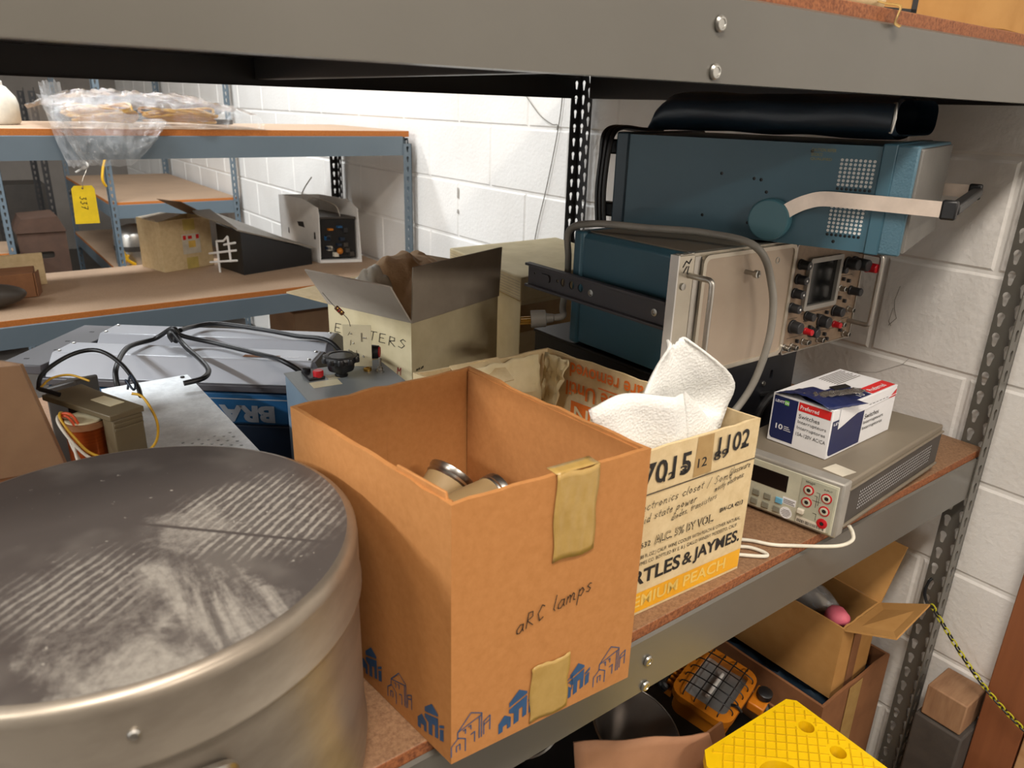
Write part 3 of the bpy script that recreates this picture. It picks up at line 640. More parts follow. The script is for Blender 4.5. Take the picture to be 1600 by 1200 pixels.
# inside of its right wall: orange print, upside down
mi = face((CQ[1][0] - .0045, CQ[1][1] + .004), (CQ[2][0] - .0042, CQ[2][1]), .0)
fi = F((CQ[1][0] - .0052, CQ[1][1], CH), (CQ[2][0] - CQ[1][0], CQ[2][1] - CQ[1][1], 0), (0, 0, -1))
decal('orange_lettering', t, fi, merge(txt('are removed', .176, .007, .140, .023, .015), txt('not case Until', .146, .038, .176, .024, .015), qv(.206, .0325, .258, .0347), qv(.146, .0325, .198, .0347), (fill2d([rect(.10, .069, .310, .108)]))), 'orange', .0026, 'orange printing, upside down')
decal('block_lettering', t, fi, txt('CAUTION', .108, .076, .194, .026, .01), 'beige', .0032)
# torn flap layer in the far corner
mb = MB(); mb.grid(lambda u, v: V((-.835 - .13 * u, .372 + .004 * math.sin(6 * u), .222 - .075 * v * (1 - .35 * u) + .006 * noise.noise(V((u * 5, v * 5, 2))))) + V((0, -.012 * v - .006 * noise.noise(V((u * 7, v * 6, 9))), 0)), 14, 8)
obj('torn_flap', mb, 'cream', t, solid=.002)
mb = MB(); mb.grid(lambda u, v: V((-.8075 - .004 * v, .376 - .055 * u * (1 - .4 * v), .222 - .085 * v)) + V((-.010 - .008 * noise.noise(V((u * 6, v * 6, 4))), 0, 0)), 10, 10)
obj('torn_flap', mb, 'cream', t, solid=.002)
mb = MB(); mb.quad((-.985, .393, .224), (-.90, .39, .224), (-.905, .34, .204), (-.98, .345, .200), .002); obj('folded_flap', mb, 'beige', t)
# foam wrap
t = thing('foam_sheet', 'crumpled sheet of white packing foam sticking out of the drinks carton', 'packing foam', (-.88, .06, .02))
P0 = [(-.945, .060, .05), (-.955, .056, .20), (-.950, .056, .250), (-.925, .054, .285), (-.898, .052, .330)]
P1 = [(-.795, .044, .05), (-.796, .044, .20), (-.785, .044, .230), (-.787, .044, .272), (-.868, .050, .332)]
def foam_back(u, v):
    A = cr(P0, 6); B = cr(P1, 6); k = v * (len(A) - 1); i = int(min(k, len(A) - 2)); f = k - i
    a = A[i].lerp(A[i + 1], f); b = B[i].lerp(B[i + 1], f); p = a.lerp(b, u); n = noise.noise(V((u * 3, v * 3, 1)))
    return p + V((0, .006 + .012 * math.sin(math.pi * u) + .012 * n + .003 * math.sin(8 * u + 5 * v), .004 * math.sin(9 * u) * v + .0012 * math.sin(60 * u) * v))
obj('back_fold', MB().grid(foam_back, 18, 22), 'foam', t, solid=.003)
def foam_front(u, v):
    tops = cr([(-1.012, .060, .274), (-.980, .046, .281), (-.935, .036, .285), (-.888, .034, .281), (-.872, .032, .262)], 6); bots = cr([(-.985, .048, .06), (-.955, .040, .06), (-.92, .034, .06), (-.885, .033, .06), (-.862, .033, .06)], 6)
    k = u * (len(tops) - 1); i = int(min(k, len(tops) - 2)); f = k - i
    a = tops[i].lerp(tops[i + 1], f); b = bots[i].lerp(bots[i + 1], f); p = b.lerp(a, v); p.x = b.x + (a.x - b.x) * v ** 4
    return p + V((0, .008 + .010 * math.sin(5 * u + 1) * v * (1 - v) * 2 - .006 * math.exp(-((u - .62) / .05) ** 2) + .005 * math.sin(11 * u + 4 * v), .006 * math.sin(7 * u) * v ** 3))
obj('front_fold', MB().grid(foam_front, 24, 12), 'foam', t, solid=.003)
def foam_tri(u, v):
    p = V((-.890, .036, .281)).lerp(V((-.872, .031, .06)).lerp(V((-.800, .034, .06)), u), v); q = V((-.888, .038, .281)).lerp(V((-.80, .036, .214)), u)
    return V((-.888, .032, .280)).lerp(V((-.868 + .07 * u, .029, .185 + .012 * u)), v) + V((0, .006 - .003 * math.sin(math.pi * u) * v, 0))
obj('side_fold', MB().grid(foam_tri, 8, 12), 'foam', t, solid=.003)
# ------------------------------------------------------------------ black instrument
t = thing('black_instrument', 'black metal instrument case on the shelf under the teal rack oscilloscope', 'instrument', (-.55, .37, 0))
obj('case', MB().box(-.705, -.40, .212, .545, .006, .2), 'blackm', t, bevel=.003)
fr = F((-.712, .205, 0), (1, 0, 0), (0, 0, 1))
mb = MB(); plate(mb, fr, rect(0, .004, .32, .203), [rrect(.150, .150, .158, .166, .003), rrect(.250, .160, .258, .176, .003), rrect(.045, .170, .056, .178, .003), rrect(.150, .030, .158, .046, .003)], -.004, 0); obj('front_panel', mb, 'blackm', t)
mb = MB(); mb.tube(cr([fr.p(.235, .135, 0), fr.p(.237, .142, .020), fr.p(.215, .140, .026), fr.p(.200, .128, .026), fr.p(.197, .11, .020), fr.p(.198, .105, 0)], 6), .0065, 10); obj('handle', mb, 'black', t)
for a, b in ((.235, .155), (.190, .098)): obj('screw', MB().lathe([(.0045, 0), (.004, .002), (.001, .0024)], 14, fr.p(a, b, 0), fr.n), 'zinc', t)
mb = MB(); mb.box(-.708, -.402, .215, .545, .196, .2025); obj('top_edge', mb, 'black', t, bevel=.002)
for x in (-.69, -.43):
    for y in (.24, .52): obj('foot', MB().cyl((x, y, 0), (x, y, .006), .01), 'black', t)
# ------------------------------------------------------------------ teal rack oscilloscope
ZB = .2035; ZT = .396; HZ = ZT - ZB
t = thing('rack_oscilloscope', 'teal rack-mount oscilloscope with tan panel and chrome handles, above black case', 'oscilloscope', (-.49, .32, ZB))
mb = MB(); y0, y1 = .212, .445
pr = [(-.705, ZB + .004), (-.705, ZT - .010), (-.697, ZT - .003), (-.29, ZT - .003), (-.282, ZT - .010), (-.282, ZB + .004)]
mb.poly([(a, y0, b) for a, b in pr], (0, y1 - y0, 0)); obj('case', mb, 'teal', t, bevel=.002)
obj('top_cover', MB().box(-.690, -.297, .216, .43, ZT - .004, ZT - .0012), 'greymeter', t, bevel=.001, label='taupe top cover')
obj('rear_frame', MB().box(-.709, -.278, .425, .447, ZB + .001, ZT - .001), 'teal', t, bevel=.005)
fr = F((-.734, .2, ZB), (1, 0, 0), (0, 0, 1))
mb = MB(); plate(mb, fr, rect(0, .0, .484, HZ), [rect(.034, .008, .458, HZ - .006)], -.012, 0); obj('front_frame', mb, 'nickel', t, bevel=.0008)
obj('left_flange', MB().fbox(fr, 0, .034, .001, HZ - .001, 0, .0025), 'nickel', t, bevel=.0008); obj('flange_edge', MB().fbox(fr, -.0012, .0015, .0, HZ, -.012, .003), 'white', t)
obj('trim_strip', MB().fbox(fr, .034, .046, .004, HZ - .004, 0, .003), 'alu', t)
for a in (.012, .035, .18, .235): obj('top_screw', MB().lathe([(.0055, 0), (.0055, .001), (.001, .0016)], 16, (fr.o.x + a, .207, ZT), (0, 0, 1)), 'zinc', t)
decal('scuffed_mark', t, fr, merge(ribbon([[(.010, .176), (.016, .184), (.022, .180), (.026, .186)], [(.012, .168), (.018, .176)], [(.020, .166), (.022, .176)]], .0018)), 'ink', .003)
# blank door with rounded border
mb = MB(); plate(mb, fr, rrect(.048, .006, .2745, HZ - .003, .012), [rrect(.0545, .0115, .268, HZ - .009, .009)], 0, .008); obj('door_frame', mb, 'nickel', t, bevel=.0008)
mb = MB(); plate(mb, fr, rrect(.0540, .011, .2685, HZ - .0085, .009), [], -.002, .0055); dr = obj('door', mb, 'door', t, bevel=.0008, label='plain warm grey door')
mb = MB(); mb.lathe([(.0035, 0), (.0035, .016), (.0060, .017), (.0060, .023), (.0045, .0235), (.0035, .0225)], 20, fr.p(.150, .156, .0055), fr.n); obj('latch_knob', mb, 'zinc', dr)
mb = MB(); a = [(.0038, 0), (.0052, 0), (.0052, .0008), (.0038, .0008)]; mb.lathe(a + [a[0]], 24, fr.p(.228, .166, .0055), fr.n, False, False); obj('latch_ring', mb, 'metbezel', dr)
# display panel
mb = MB(); plate(mb, fr, rrect(.278, .002, .486, HZ - .006, .004), [rect(.3195, .0785, .406, .155)], 0, .004); obj('control_panel', mb, 'panel', t, bevel=.0008, label='tan control panel crowded with knobs')
mb = MB(); plate(mb, fr, rrect(.277, .001, .487, HZ - .005, .005), [rrect(.279, .003, .485, HZ - .007, .004)], 0, .006); obj('panel_trim', mb, 'alu', t)
mb = MB(); plate(mb, fr, rrect(.3145, .0725, .412, .161, .004), [rect(.3215, .0805, .404, .153)], .003, .011); obj('screen_bezel', mb, 'metbezel', t, bevel=.001)
obj('screen', MB().fbox(fr, .3205, .405, .0795, .154, -.002, .0045), 'screen', t)
def knob(a, b, r, h, mat='knob', name='knob', h0=.004):
    mb = MB(); n = 24; pr = [(r * 1.12, h0), (r * 1.12, h0 + h * .16), (r, h0 + h * .2), (r * .93, h0 + h * .95), (r * .82, h0 + h)]
    mb.lathe(pr, n, fr.p(a, b, 0), fr.n); return obj(name, mb, mat, t, sharp=30)
for a, b in ((.299, .151), (.297, .127), (.294, .104), (.291, .080)):
    k = knob(a - .004, b + .002, .0078, .018); obj('pointer', MB().lathe([(.0018, 0), (.0018, .0006), (.0004, .0008)], 10, fr.p(a - .004, b + .002, .022), fr.n), 'white', k)
for (a, b), r in (((.303, .045), .0105), ((.387, .043), .0105)):
    k = knob(a - .004, b + .003, r, .018)
for a, b in ((.331, .0345), (.417, .0345)): knob(a - .006, b + .004, .0056, .014, 'red', 'red_knob', .014)
for a, b, r, h in ((.362, .027, .0085, .016), (.341, .058, .0075, .016), (.426, .056, .009, .018), (.466, .088, .0075, .022), (.440, .139, .010, .022), (.424, .129, .006, .012)): knob(a - .004, b + .003, r, h)
knob(.456, .140, .011, .03); knob(.470, .135, .0085, .020, 'red', 'red_knob', .022)
for a, b in ((.283, .014), (.337, .016), (.384, .013), (.466, .011), (.4655, .056), (.305, .012), (.425, .099), (.445, .032)):
    mb = MB(); mb.lathe([(.006, .004), (.006, .007), (.0046, .0075), (.0046, .017), (.0036, .0175), (.0032, .012), (.001, .012)], 18, fr.p(a, b, 0), fr.n); obj('connector', mb, 'zinc', t)
for a, b in ((.318, .020), (.356, .012), (.40, .020), (.37, .058), (.395, .060), (.428, .082), (.446, .074), (.430, .115), (.448, .110), (.350, .040), (.375, .035), (.450, .020), (.41, .010)):
    obj('small_switch', MB().fbox(fr, a - .0022, a + .0022, b - .003, b + .003, .004, .010), 'knob', t, bevel=.0006)
lines = [[(.32, .066), (.412, .066)], [(.33, .052), (.36, .05)], [(.42, .095), (.47, .095)], [(.42, .12), (.46, .12)], [(.29, .028), (.37, .028)], [(.375, .028), (.44, .026)], [(.45, .04), (.475, .04)], [(.285, .062), (.31, .062)]]
decal('panel_markings', t, fr, ribbon(lines, .0009), 'ink', .0044)
def handle(a, b0, b1, out, name='handle'):
    mb = MB(); mb.tube(cr([fr.p(a - .0, b1, 0), fr.p(a, b1, out * .6), fr.p(a, b1 - .001, out * .92), fr.p(a, b1 - .012, out), fr.p(a, (b0 + b1) / 2, out), fr.p(a, b0 + .012, out), fr.p(a, b0 + .001, out * .92), fr.p(a, b0, out * .6), fr.p(a, b0, 0)], 5), .0042, 12); return obj(name, mb, 'alu', t, sharp=60)
handle(.024, .036, .163, .045); handle(.474, .034, .158, .045)
for b in (.152, .028): obj('flange_screw', MB().lathe([(.005, .0025), (.005, .005), (.002, .0055)], 16, fr.p(.013, b - .004, 0), fr.n), 'zinc', t)
# slide rail on its left side
fs = F((-.722, .545, ZB), (0, -1, 0), (0, 0, 1)); zr = .102
mb = MB(); plate(mb, fs, rect(.0, zr - .021, .330, zr + .021), [circ(.095 + .022 * k, zr + .002, .0068, 20) for k in range(3)] + [circ(.080, zr + .002, .003, 12), circ(.018, zr + .004, .002, 10)], 0, .0025)
sr = obj('slide_rail', mb, 'lampdark', t, label='dark grey slide rail sticking out behind')
mb = MB(); mb.fbox(fs, 0, .33, zr + .0165, zr + .021, 0, .011); mb.fbox(fs, 0, .33, zr - .021, zr - .0165, 0, .011); obj('rail_lip', mb, 'lampdark', sr, bevel=.0006)
mb = MB(); plate(mb, fs, rrect(.034, zr - .006, .062, zr + .008, .006), [], .0025, .006); obj('stop_button', mb, 'lampdark', sr, bevel=.001)
for a in (.165, .304): obj('rail_screw', MB().lathe([(.0058, .0025), (.0058, .0040), (.003, .0045), (.0022, .0035)], 16, fs.p(a, zr - .001, 0), fs.n), 'zinc', sr)
# ------------------------------------------------------------------ upper teal oscilloscope lying across it
UZ = .3985; ua = math.atan2(.145, .444)
UO = V((-.462, .031, UZ)); ud = V((-.312, .950, 0)).normalized(); uw = V((ud.y, -ud.x, 0)); UL, UW, UH = .460, .328, .147
t = thing('portable_oscilloscope', 'teal portable oscilloscope with a folding metal handle, lying across the rack oscilloscope', 'oscilloscope', UO + ud * .23 + uw * .164)
def up_(l, wd, h): return UO + ud * l + uw * wd + V((0, 0, h))
def ubox(l0, l1, w0, w1, h0, h1):
    return MB().hexa([up_(l0, w0, h0), up_(l1, w0, h0), up_(l1, w1, h0), up_(l0, w1, h0), up_(l0, w0, h1), up_(l1, w0, h1), up_(l1, w1, h1), up_(l0, w1, h1)])
fu = F(up_(UL, 0, 0), -ud, (0, 0, 1))    # left side seen by the camera: x from rear to front
X = lambda l: UL - l
vents = []
for l0, h0 in ((.098, .0865), (.101, .0205)):
    for i in range(8):
        for j in range(8):
            vents.append(circ(X(l0) + .0062 * i, h0 + .0057 * j, .0023, 8))
holes = [(.141, .136), (.2725, .0955), (.2205, .0915), (.2095, .0905), (.199, .073), (.2965, .029), (.2215, .0245), (.088, .079), (.091, .011)]
mb = MB(); plate(mb, fu, rect(.022, .0, UL - .047, UH), vents + [circ(X(l), h, .0026, 10) for l, h in holes], -.0004, 0)
obj('side_panel', mb, 'teal', t, sharp=20)
c = MB(); c.v = []; c.f = []
vs = ubox(.047, UL - .026, .003, UW, .001, UH - .001); obj('inner_chassis', vs, 'black', t)
for l0, h0 in ((.098, .0922), (.101, .0262)): obj('vent_light_sheet', MB().fbox(fu, X(l0) - .004, X(l0) + .047, h0 - .003, h0 + .038, -.0020, -.0008), 'white', t, label='white sheet added behind the vent holes to look like light')  # white plates added so the vent holes seem lit from inside
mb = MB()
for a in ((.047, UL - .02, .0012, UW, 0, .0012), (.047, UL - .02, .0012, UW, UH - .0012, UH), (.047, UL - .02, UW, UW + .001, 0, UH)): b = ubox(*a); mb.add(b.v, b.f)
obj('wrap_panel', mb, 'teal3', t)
obj('front_band', ubox(.028, .047, -.004, UW + .004, -.0015, UH + .004), 'teal', t, bevel=.002)
obj('front_moulding', ubox(.0, .030, -.003, UW + .003, .000, UH + .003), 'teal2', t, bevel=.003)
cv = obj('front_cover', ubox(-.004, .004, .004, UW - .004, .003, UH - .001), 'covergrey', t, bevel=.002, label='grey textured front cover')
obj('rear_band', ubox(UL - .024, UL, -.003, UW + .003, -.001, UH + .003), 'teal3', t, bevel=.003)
mb = MB(); mb.lathe([(.0315, .0), (.0315, .014), (.0305, .0165), (.0285, .0175), (.002, .0175)], 48, fu.p(X(.186), .034, 0), fu.n); hub = obj('handle_hub', mb, 'teal2p', t, sharp=22)
# strap handle
ap = cr([(.164, .047, 0), (.152, .056, 0), (.135, .0650, 0), (.112, .0715, 0), (.07, .072, 0), (.0, .0715, 0), (-.046, .071, 0)], 6)
def arm_mesh(w0):
    mb = MB(); k = []; hw = .0105
    for i, p in enumerate(ap):
        a = ap[max(0, i - 1)]; b = ap[min(len(ap) - 1, i + 1)]; d = (b - a).normalized(); n = V((-d.y, d.x, 0)) * hw
        for q in (p + n, p - n):
            for ww in (w0, w0 + .0035): k.append(up_(q.x, ww, q.y))
    m = len(ap); fs = []
    for i in range(m - 1):
        a = i * 4; b = a + 4; fs += [(a, b, b + 2, a + 2), (a + 1, a + 3, b + 3, b + 1), (a, a + 1, b + 1, b), (a + 2, b + 2, b + 3, a + 3)]
    fs += [(0, 2, 3, 1), (4 * m - 4, 4 * m - 3, 4 * m - 1, 4 * m - 2)]
    mb.add(k, fs); return mb
obj('handle_arm', arm_mesh(-.0135), 'alub', t); obj('handle_arm', arm_mesh(UW + .010), 'alub', t)
mb = ubox(-.062, -.046, -.004, UW + .004, .064, .078); obj('handle_grip', mb, 'black', t, bevel=.003)
obj('grip_end', ubox(-.060, -.040, -.016, -.004, .058, .084), 'black', t, bevel=.003); obj('grip_end', ubox(-.060, -.040, UW + .004, UW + .016, .058, .084), 'black', t, bevel=.003)
# rear feet and black cable wrapped on them
for wv in (.02, .30):
    for h in (.02, .125): obj('rear_foot', ubox(UL, UL + .03, wv - .012, wv + .012, h - .012, h + .012), 'black', t, bevel=.003)
for k in range(3):
    d = .011 + .009 * k
    mb = MB(); mb.tube(cr([up_(UL + d, -.006 + .004 * k, .0), up_(UL + d + .003, -.008 + .004 * k, .05), up_(UL + d + .001, -.006 + .004 * k, .11), up_(UL + d - .001, .004, .145), up_(UL + d - .001, .04, .156), up_(UL + d, .12, .152), up_(UL + d, .2, .150)], 6), .0040, 8); obj('wrapped_cable', mb, 'rubber', t)
decal('gold_lettering', t, fu, merge(txt('CAUTION REFER', X(.142), .136, .034, .0045), txt('SERVICING TO', X(.142), .1295, .016, .0045), txt('QUALIFIED', X(.142), .1235, .030, .004)), 'goldprint', .0004, 'small gold lettering')
# vinyl pouch on it
PZ = UZ + UH + .005
t = thing('vinyl_pouch', 'dark navy vinyl pouch rolled up on top of the portable oscilloscope', 'pouch', up_(.2, .1, UH + .005))
def pouch(u, v):
    l = .405 - .362 * u; e = min(1, u / .10); hgt = .060 * (math.sqrt(1 - (1 - e) ** 2) * .9 + .1); a = 2 * math.pi * v
    ca, sa = math.cos(a), math.sin(a); sq = lambda c: math.copysign(abs(c) ** .7, c)
    n = noise.noise(V((u * 5, ca * 1.5, sa * 1.5)))
    return up_(l, .102 + (.105 + .005 * n) * sq(ca), UH + .0085 + hgt * .5 + (hgt * .5 + .003 * n) * sq(sa) - .004 * math.exp(-((ca + .75) / .08) ** 2) * (1 if sa > -.2 else 0))
mb = MB().grid(pouch, 40, 40); obj('pouch_body', mb, 'vinyl', t, sharp=60)
def lip(u, v):
    l = -.014 - .034 * u; a = math.pi * (.5 + 1.0 * v) ; return up_(l + .002 * math.sin(9 * v), .102 - .103 * math.cos(a - math.pi / 2) * (1 - .15 * u) * 1.0, UH + .0055 + .031 + .031 * math.sin(a - math.pi / 2 ) * (1 - .25 * u))
def cuff(u, v):
    a = 2 * math.pi * v; ca, sa = math.cos(a), math.sin(a); sq = lambda c: math.copysign(abs(c) ** .7, c); k = 1 - .12 * u
    return up_(.047 - .034 * u * (1 if ca > -.2 else .15), .11 + .098 * k * sq(ca), UH + .0385 + .027 * k * sq(sa))
obj('pouch_flap', MB().grid(cuff, 8, 40), 'vinyl', t, sharp=60)
obj('zip', MB().tube([up_(.044, .010, UH + .018), up_(.041, .004, UH + .037), up_(.044, .010, UH + .057)], .003, 8), 'zinc', t)
# ------------------------------------------------------------------ grey mains cable over the rack scope
t = thing('power_cable', 'thick grey mains cable looping over the rack oscilloscope to a plug behind it', 'cable', (-.74, .45, .2035))
cp = [(-.742, .450, .249), (-.726, .444, .252), (-.717, .456, .266), (-.698, .470, .31), (-.700, .468, .345), (-.706, .462, .392), (-.700, .41, .4095), (-.66, .33, .411), (-.615, .255, .411), (-.592, .176, .400), (-.562, .160, .34), (-.548, .160, .27), (-.556, .166, .20), (-.575, .176, .15), (-.615, .186, .11), (-.645, .192, .09)]
obj('cord', MB().tube(cr(cp, 8), .0058, 12), 'greycable', t, sharp=60)
mb = MB(); a = V((-.742, .450, .249)); b = V((-.773, .472, .246)); mb.tube([a, a.lerp(b, .3), a.lerp(b, .35), b], [.007, .0085, .0145, .0150], 14); pl = obj('plug', mb, 'greycable', t, sharp=40)
d = (b - a).normalized(); s = V((0, 0, 1)).cross(d).normalized()
for o_, in ((.0063,), (-.0063,)):
    q = b + s * o_; mb = MB(); mb.hexa([q + s * x + V((0, 0, z)) + d * l for l in (0, .017) for x, z in ((-.0008, -.003), (.0008, -.003), (.0008, .003), (-.0008, .003))]); obj('prong', mb, 'brass', pl)
mb = MB().cyl(b - V((0, 0, .007)), b - V((0, 0, .007)) + d * .018, .0024, n=10); obj('prong', mb, 'brass', pl)
# ------------------------------------------------------------------ bench multimeter
ma = math.radians(4.5); MO = V((-.583, -.020, 0)); e1 = V((math.cos(ma), math.sin(ma), 0)); e2 = V((-math.sin(ma) - .09, math.cos(ma), 0)).normalized()
t = thing('bench_multimeter', 'grey bench multimeter with red-ringed terminals, under the switch carton', 'multimeter', MO + e1 * .18 + e2 * .1)
MD, MW, MH0, MH1 = .365, .198, .004, .092
def mp_(x, y, z): return MO + e1 * x + e2 * y + V((0, 0, z))
def mbox(x0, x1, y0, y1, z0, z1): return MB().hexa([mp_(x0, y0, z0), mp_(x1, y0, z0), mp_(x1, y1, z0), mp_(x0, y1, z0), mp_(x0, y0, z1), mp_(x1, y0, z1), mp_(x1, y1, z1), mp_(x0, y1, z1)])
obj('case', mbox(.02, MD, .003, MW - .003, MH0 + .003, MH1 - .002), 'greymeter', t, bevel=.003, label='taupe top cover')
fside = F(mp_(.02, .003, MH0), e1, (0, 0, 1))
mb = MB(); plate(mb, fside, rect(.004, .016, .343, .074), [circ(.046 + .0062 * i, .028 + .0056 * j, .0020, 6) for i in range(43) for j in range(6)], .0004, .0007); obj('vented_side', mb, 'metdark', t, sharp=20, label='dark vented side')
obj('vent_backing', MB().fbox(fside, .03, .32, .022, .064, -.0002, .0002), 'whitebox', t)
for z in (.012, .072): obj('side_rib', MB().fbox(fside, .0, .345, z, z + .003, 0, .0035), 'greymeter', t, bevel=.0006)
obj('front_bezel', mbox(.0, .024, .0, MW, MH0, MH1 + .001), 'metbezel', t, bevel=.003)
fm = F(mp_(0, MW, MH0), -e2, (0, 0, 1)); FWd = MW; FHt = MH1 + .001 - MH0
obj('face_plate', MB().fbox(fm, .003, FWd - .006, .004, FHt - .006, 0, .002), 'metface', t, bevel=.001)
obj('terminal_panel', MB().fbox(fm, FWd - .060, FWd - .0085, .006, FHt - .009, .002, .003), 'metface2', t, bevel=.0008)
obj('display', MB().fbox(fm, .02, FWd - .080, .046, FHt - .016, .002, .0026), 'digit', t, bevel=.0005)
for r_, z in ((0, .025), (1, .0095)):
    for i in range(7):
        x = FWd - .0885 - .0185 * i - (.0015 if r_ else 0) + (.0 if r_ else 0)
        m = 'keyblue' if (r_ == 0 and i == 0) else 'key'
        obj('key', MB().fbox(fm, x - .0055, x + .0055, z, z + .0095, .002, .0046), m, t, bevel=.0008)
tx = [(FWd - .0475, .0635), (FWd - .0205, .0600), (FWd - .0475, .0435), (FWd - .0205, .0395), (FWd - .0205, .0190)]
for i, (a, b) in enumerate(tx):
    mb = MB(); pr = [(.0078, .003), (.0078, .0042), (.0060, .0046), (.0060, .003)]; mb.lathe(pr, 28, fm.p(a, b, 0), fm.n, False, False); tm = obj('terminal', mb, 'red', t, label='red ringed terminal')
    mb = MB(); mb.lathe([(.0060, .003), (.0060, .0048), (.0035, .0052), (.0030, .0035), (.001, .0035)], 24, fm.p(a, b, 0), fm.n); obj('socket', mb, 'metface' if i < 4 else 'red', tm)
    obj('socket_hole', MB().lathe([(.0028, .0045), (.0028, .0049), (.0005, .0049)], 16, fm.p(a, b, 0), fm.n), 'ink', tm)
obj('slide_button', MB().fbox(fm, FWd - .058, FWd - .048, .0235, .031, .003, .009), 'paper', t, bevel=.001)
lb = obj('barcode_label', MB().fbox(fm, FWd - .0585, FWd - .0135, .0065, .0165, .003, .0034), 'paper', t)
bars = []; xx = FWd - .057; rb = random.Random(5)
while xx < FWd - .017: wd = rb.choice((.0005, .0008, .0012)); bars.append(qv(xx, .0078, xx + wd, .0130)); xx += wd + rb.choice((.0005, .0009))
decal('bars', lb, fm, merge(*bars), 'ink', .0036)
sl = obj('round_sticker', MB().lathe([(.0095, .002), (.0095, .0023), (.001, .0023)], 28, fm.p(FWd - .0755, .0135, 0), fm.n), 'whitebox', t)
decal('sticker_print', sl, fm, merge(*[qv(FWd - .0755 - wd, .0135 + dz, FWd - .0755 + wd, .0135 + dz + .0008) for wd, dz in ((.005, .004), (.0072, .0015), (.0075, -.001), (.006, -.0035), (.004, -.006))]), 'inkgrey', .0025)
s2 = obj('white_sticker', MB().fbox(fm, FWd - .0835, FWd - .0630, .0275, .0385, .002, .0023), 'whitebox', t)
decal('sticker_print', s2, fm, merge(*[qv(FWd - .082, .029 + .0026 * k, FWd - .0645 - .002 * (k % 2), .0301 + .0026 * k) for k in range(3)]), 'inkgrey', .0025)
decal('panel_markings', t, fm, merge(ribbon([[(FWd - .036, .064), (FWd - .031, .064), (FWd - .031, .044)], [(FWd - .038, .058), (FWd - .034, .058), (FWd - .034, .040)], [(FWd - .036, .030), (FWd - .031, .030), (FWd - .031, .02)], [(FWd - .04, .05), (FWd - .028, .05)]], .0007), txt('SENSE', FWd - .054, .0745, .014, .0026), txt('INPUT', FWd - .026, .0712, .012, .0026), txt('HI', FWd - .0475, .0725, .004, .002)), 'ink', .0033)
mb = MB(); mb.hexa([mp_(.03, .018, MH1 - .0022), mp_(.06, .012, MH1 - .0022), mp_(.065, .045, MH1 - .0022), mp_(.035, .05, MH1 - .0022)] + [mp_(.03, .018, MH1 - .0014), mp_(.06, .012, MH1 - .0014), mp_(.065, .045, MH1 - .0014), mp_(.035, .05, MH1 - .0014)]); obj('paper_scrap', mb, 'paper', t)
for x in (.04, .32):
    for y in (.02, .18): obj('foot', MB().cyl(mp_(x, y, 0), mp_(x, y, MH0 + .004), .009), 'black', t)
# ------------------------------------------------------------------ switch carton
la = math.radians(2.); LO = V((-.5285, .046, MH1 - .0012)); l1 = V((math.cos(la), math.sin(la), 0)); l2 = V((-math.sin(la) - .05, math.cos(la), 0)).normalized(); LL, LW, LH = .200, .099, .081
t = thing('switch_carton', 'small white and navy carton of switches on the bench multimeter', 'box', LO + l1 * .1 + l2 * .05)
def lp(x, y, z): return LO + l1 * x + l2 * y + V((0, 0, z))
mb = MB().hexa([lp(0, 0, 0), lp(LL, 0, 0), lp(LL, LW, 0), lp(0, LW, 0), lp(0, 0, LH), lp(LL, 0, LH), lp(LL, LW, LH), lp(0, LW, LH)]); obj('carton_body', mb, 'whitebox', t, bevel=.001)
fe = F(lp(0, LW, 0), -l2, (0, 0, 1)); fq = F(lp(0, 0, 0), l1, (0, 0, 1)); ft = F(lp(0, 0, LH), l1, l2)
nv = [(.003, .014), (.004, .009), (.007, .006), (.043, .006), (.043, .078), (.003, .078)]
decal('navy_panel', t, fe, pv(nv), 'navy', .0004, 'navy blue printed panel'); decal('red_panel', t, fe, qv(.0445, .064, .0965, .078), 'redprint', .0004, 'red printed panel')
decal('maker_lettering', t, fe, txt('LEVIT', .0055, .0675, .0155, .0042, .02), 'whitebox', .0008); decal('count_lettering', t, fe, txt('10', .012, .024, .012, .0088, .02), 'whitebox', .0008); decal('red_panel_lettering', t, fe, txt('Preferred', .0475, .0675, .030, .0065, .01), 'whitebox', .0008)
decal('pale_lines', t, fe, merge(*[qv(.026, .0305 - .003 * k, .034 + .002 * k, .0315 - .003 * k) for k in range(3)]), 'whitebox', .0008)
decal('green_square', t, fe, qv(.0212, .066, .0285, .0735), 'greenprint', .0007)
decal('white_lettering', t, fe, txt('ON', .0218, .0675, .0068, .0042, .02), 'whitebox', .0010)
decal('dark_lettering', t, fe, merge(txt('Switches', .047, .0525, .034, .0068), txt('Interrupteurs', .047, .0425, .046, .0068), txt('Interruptores', .047, .0330, .046, .0068), txt('15A-120V AC/CA', .047, .0235, .048, .0058)), 'ink', .0007)
decal('navy_panel', t, fq, pv([(.003, .012), (.005, .006), (.009, .004), (.098, .004), (.098, .062), (.003, .062)]), 'navy', .0004)
decal('dark_lettering', t, fq, merge(txt('Switches', .102, .043, .046, .0085), txt('Interrupteurs', .102, .032, .064, .0078), txt('Interruptores', .102, .022, .064, .0078), *[qv(.11 + .011 * k, .0655, .117 + .011 * k, .0664) for k in range(6)]), 'ink', .0007)
decal('white_lettering', t, fq, txt('LEVI', .006, .0545, .020, .0045, .02), 'whitebox', .0008)
decal('red_panel', t, fq, pv([(.175, .062), (.198, .062), (.198, .075)]), 'redprint', .0005)
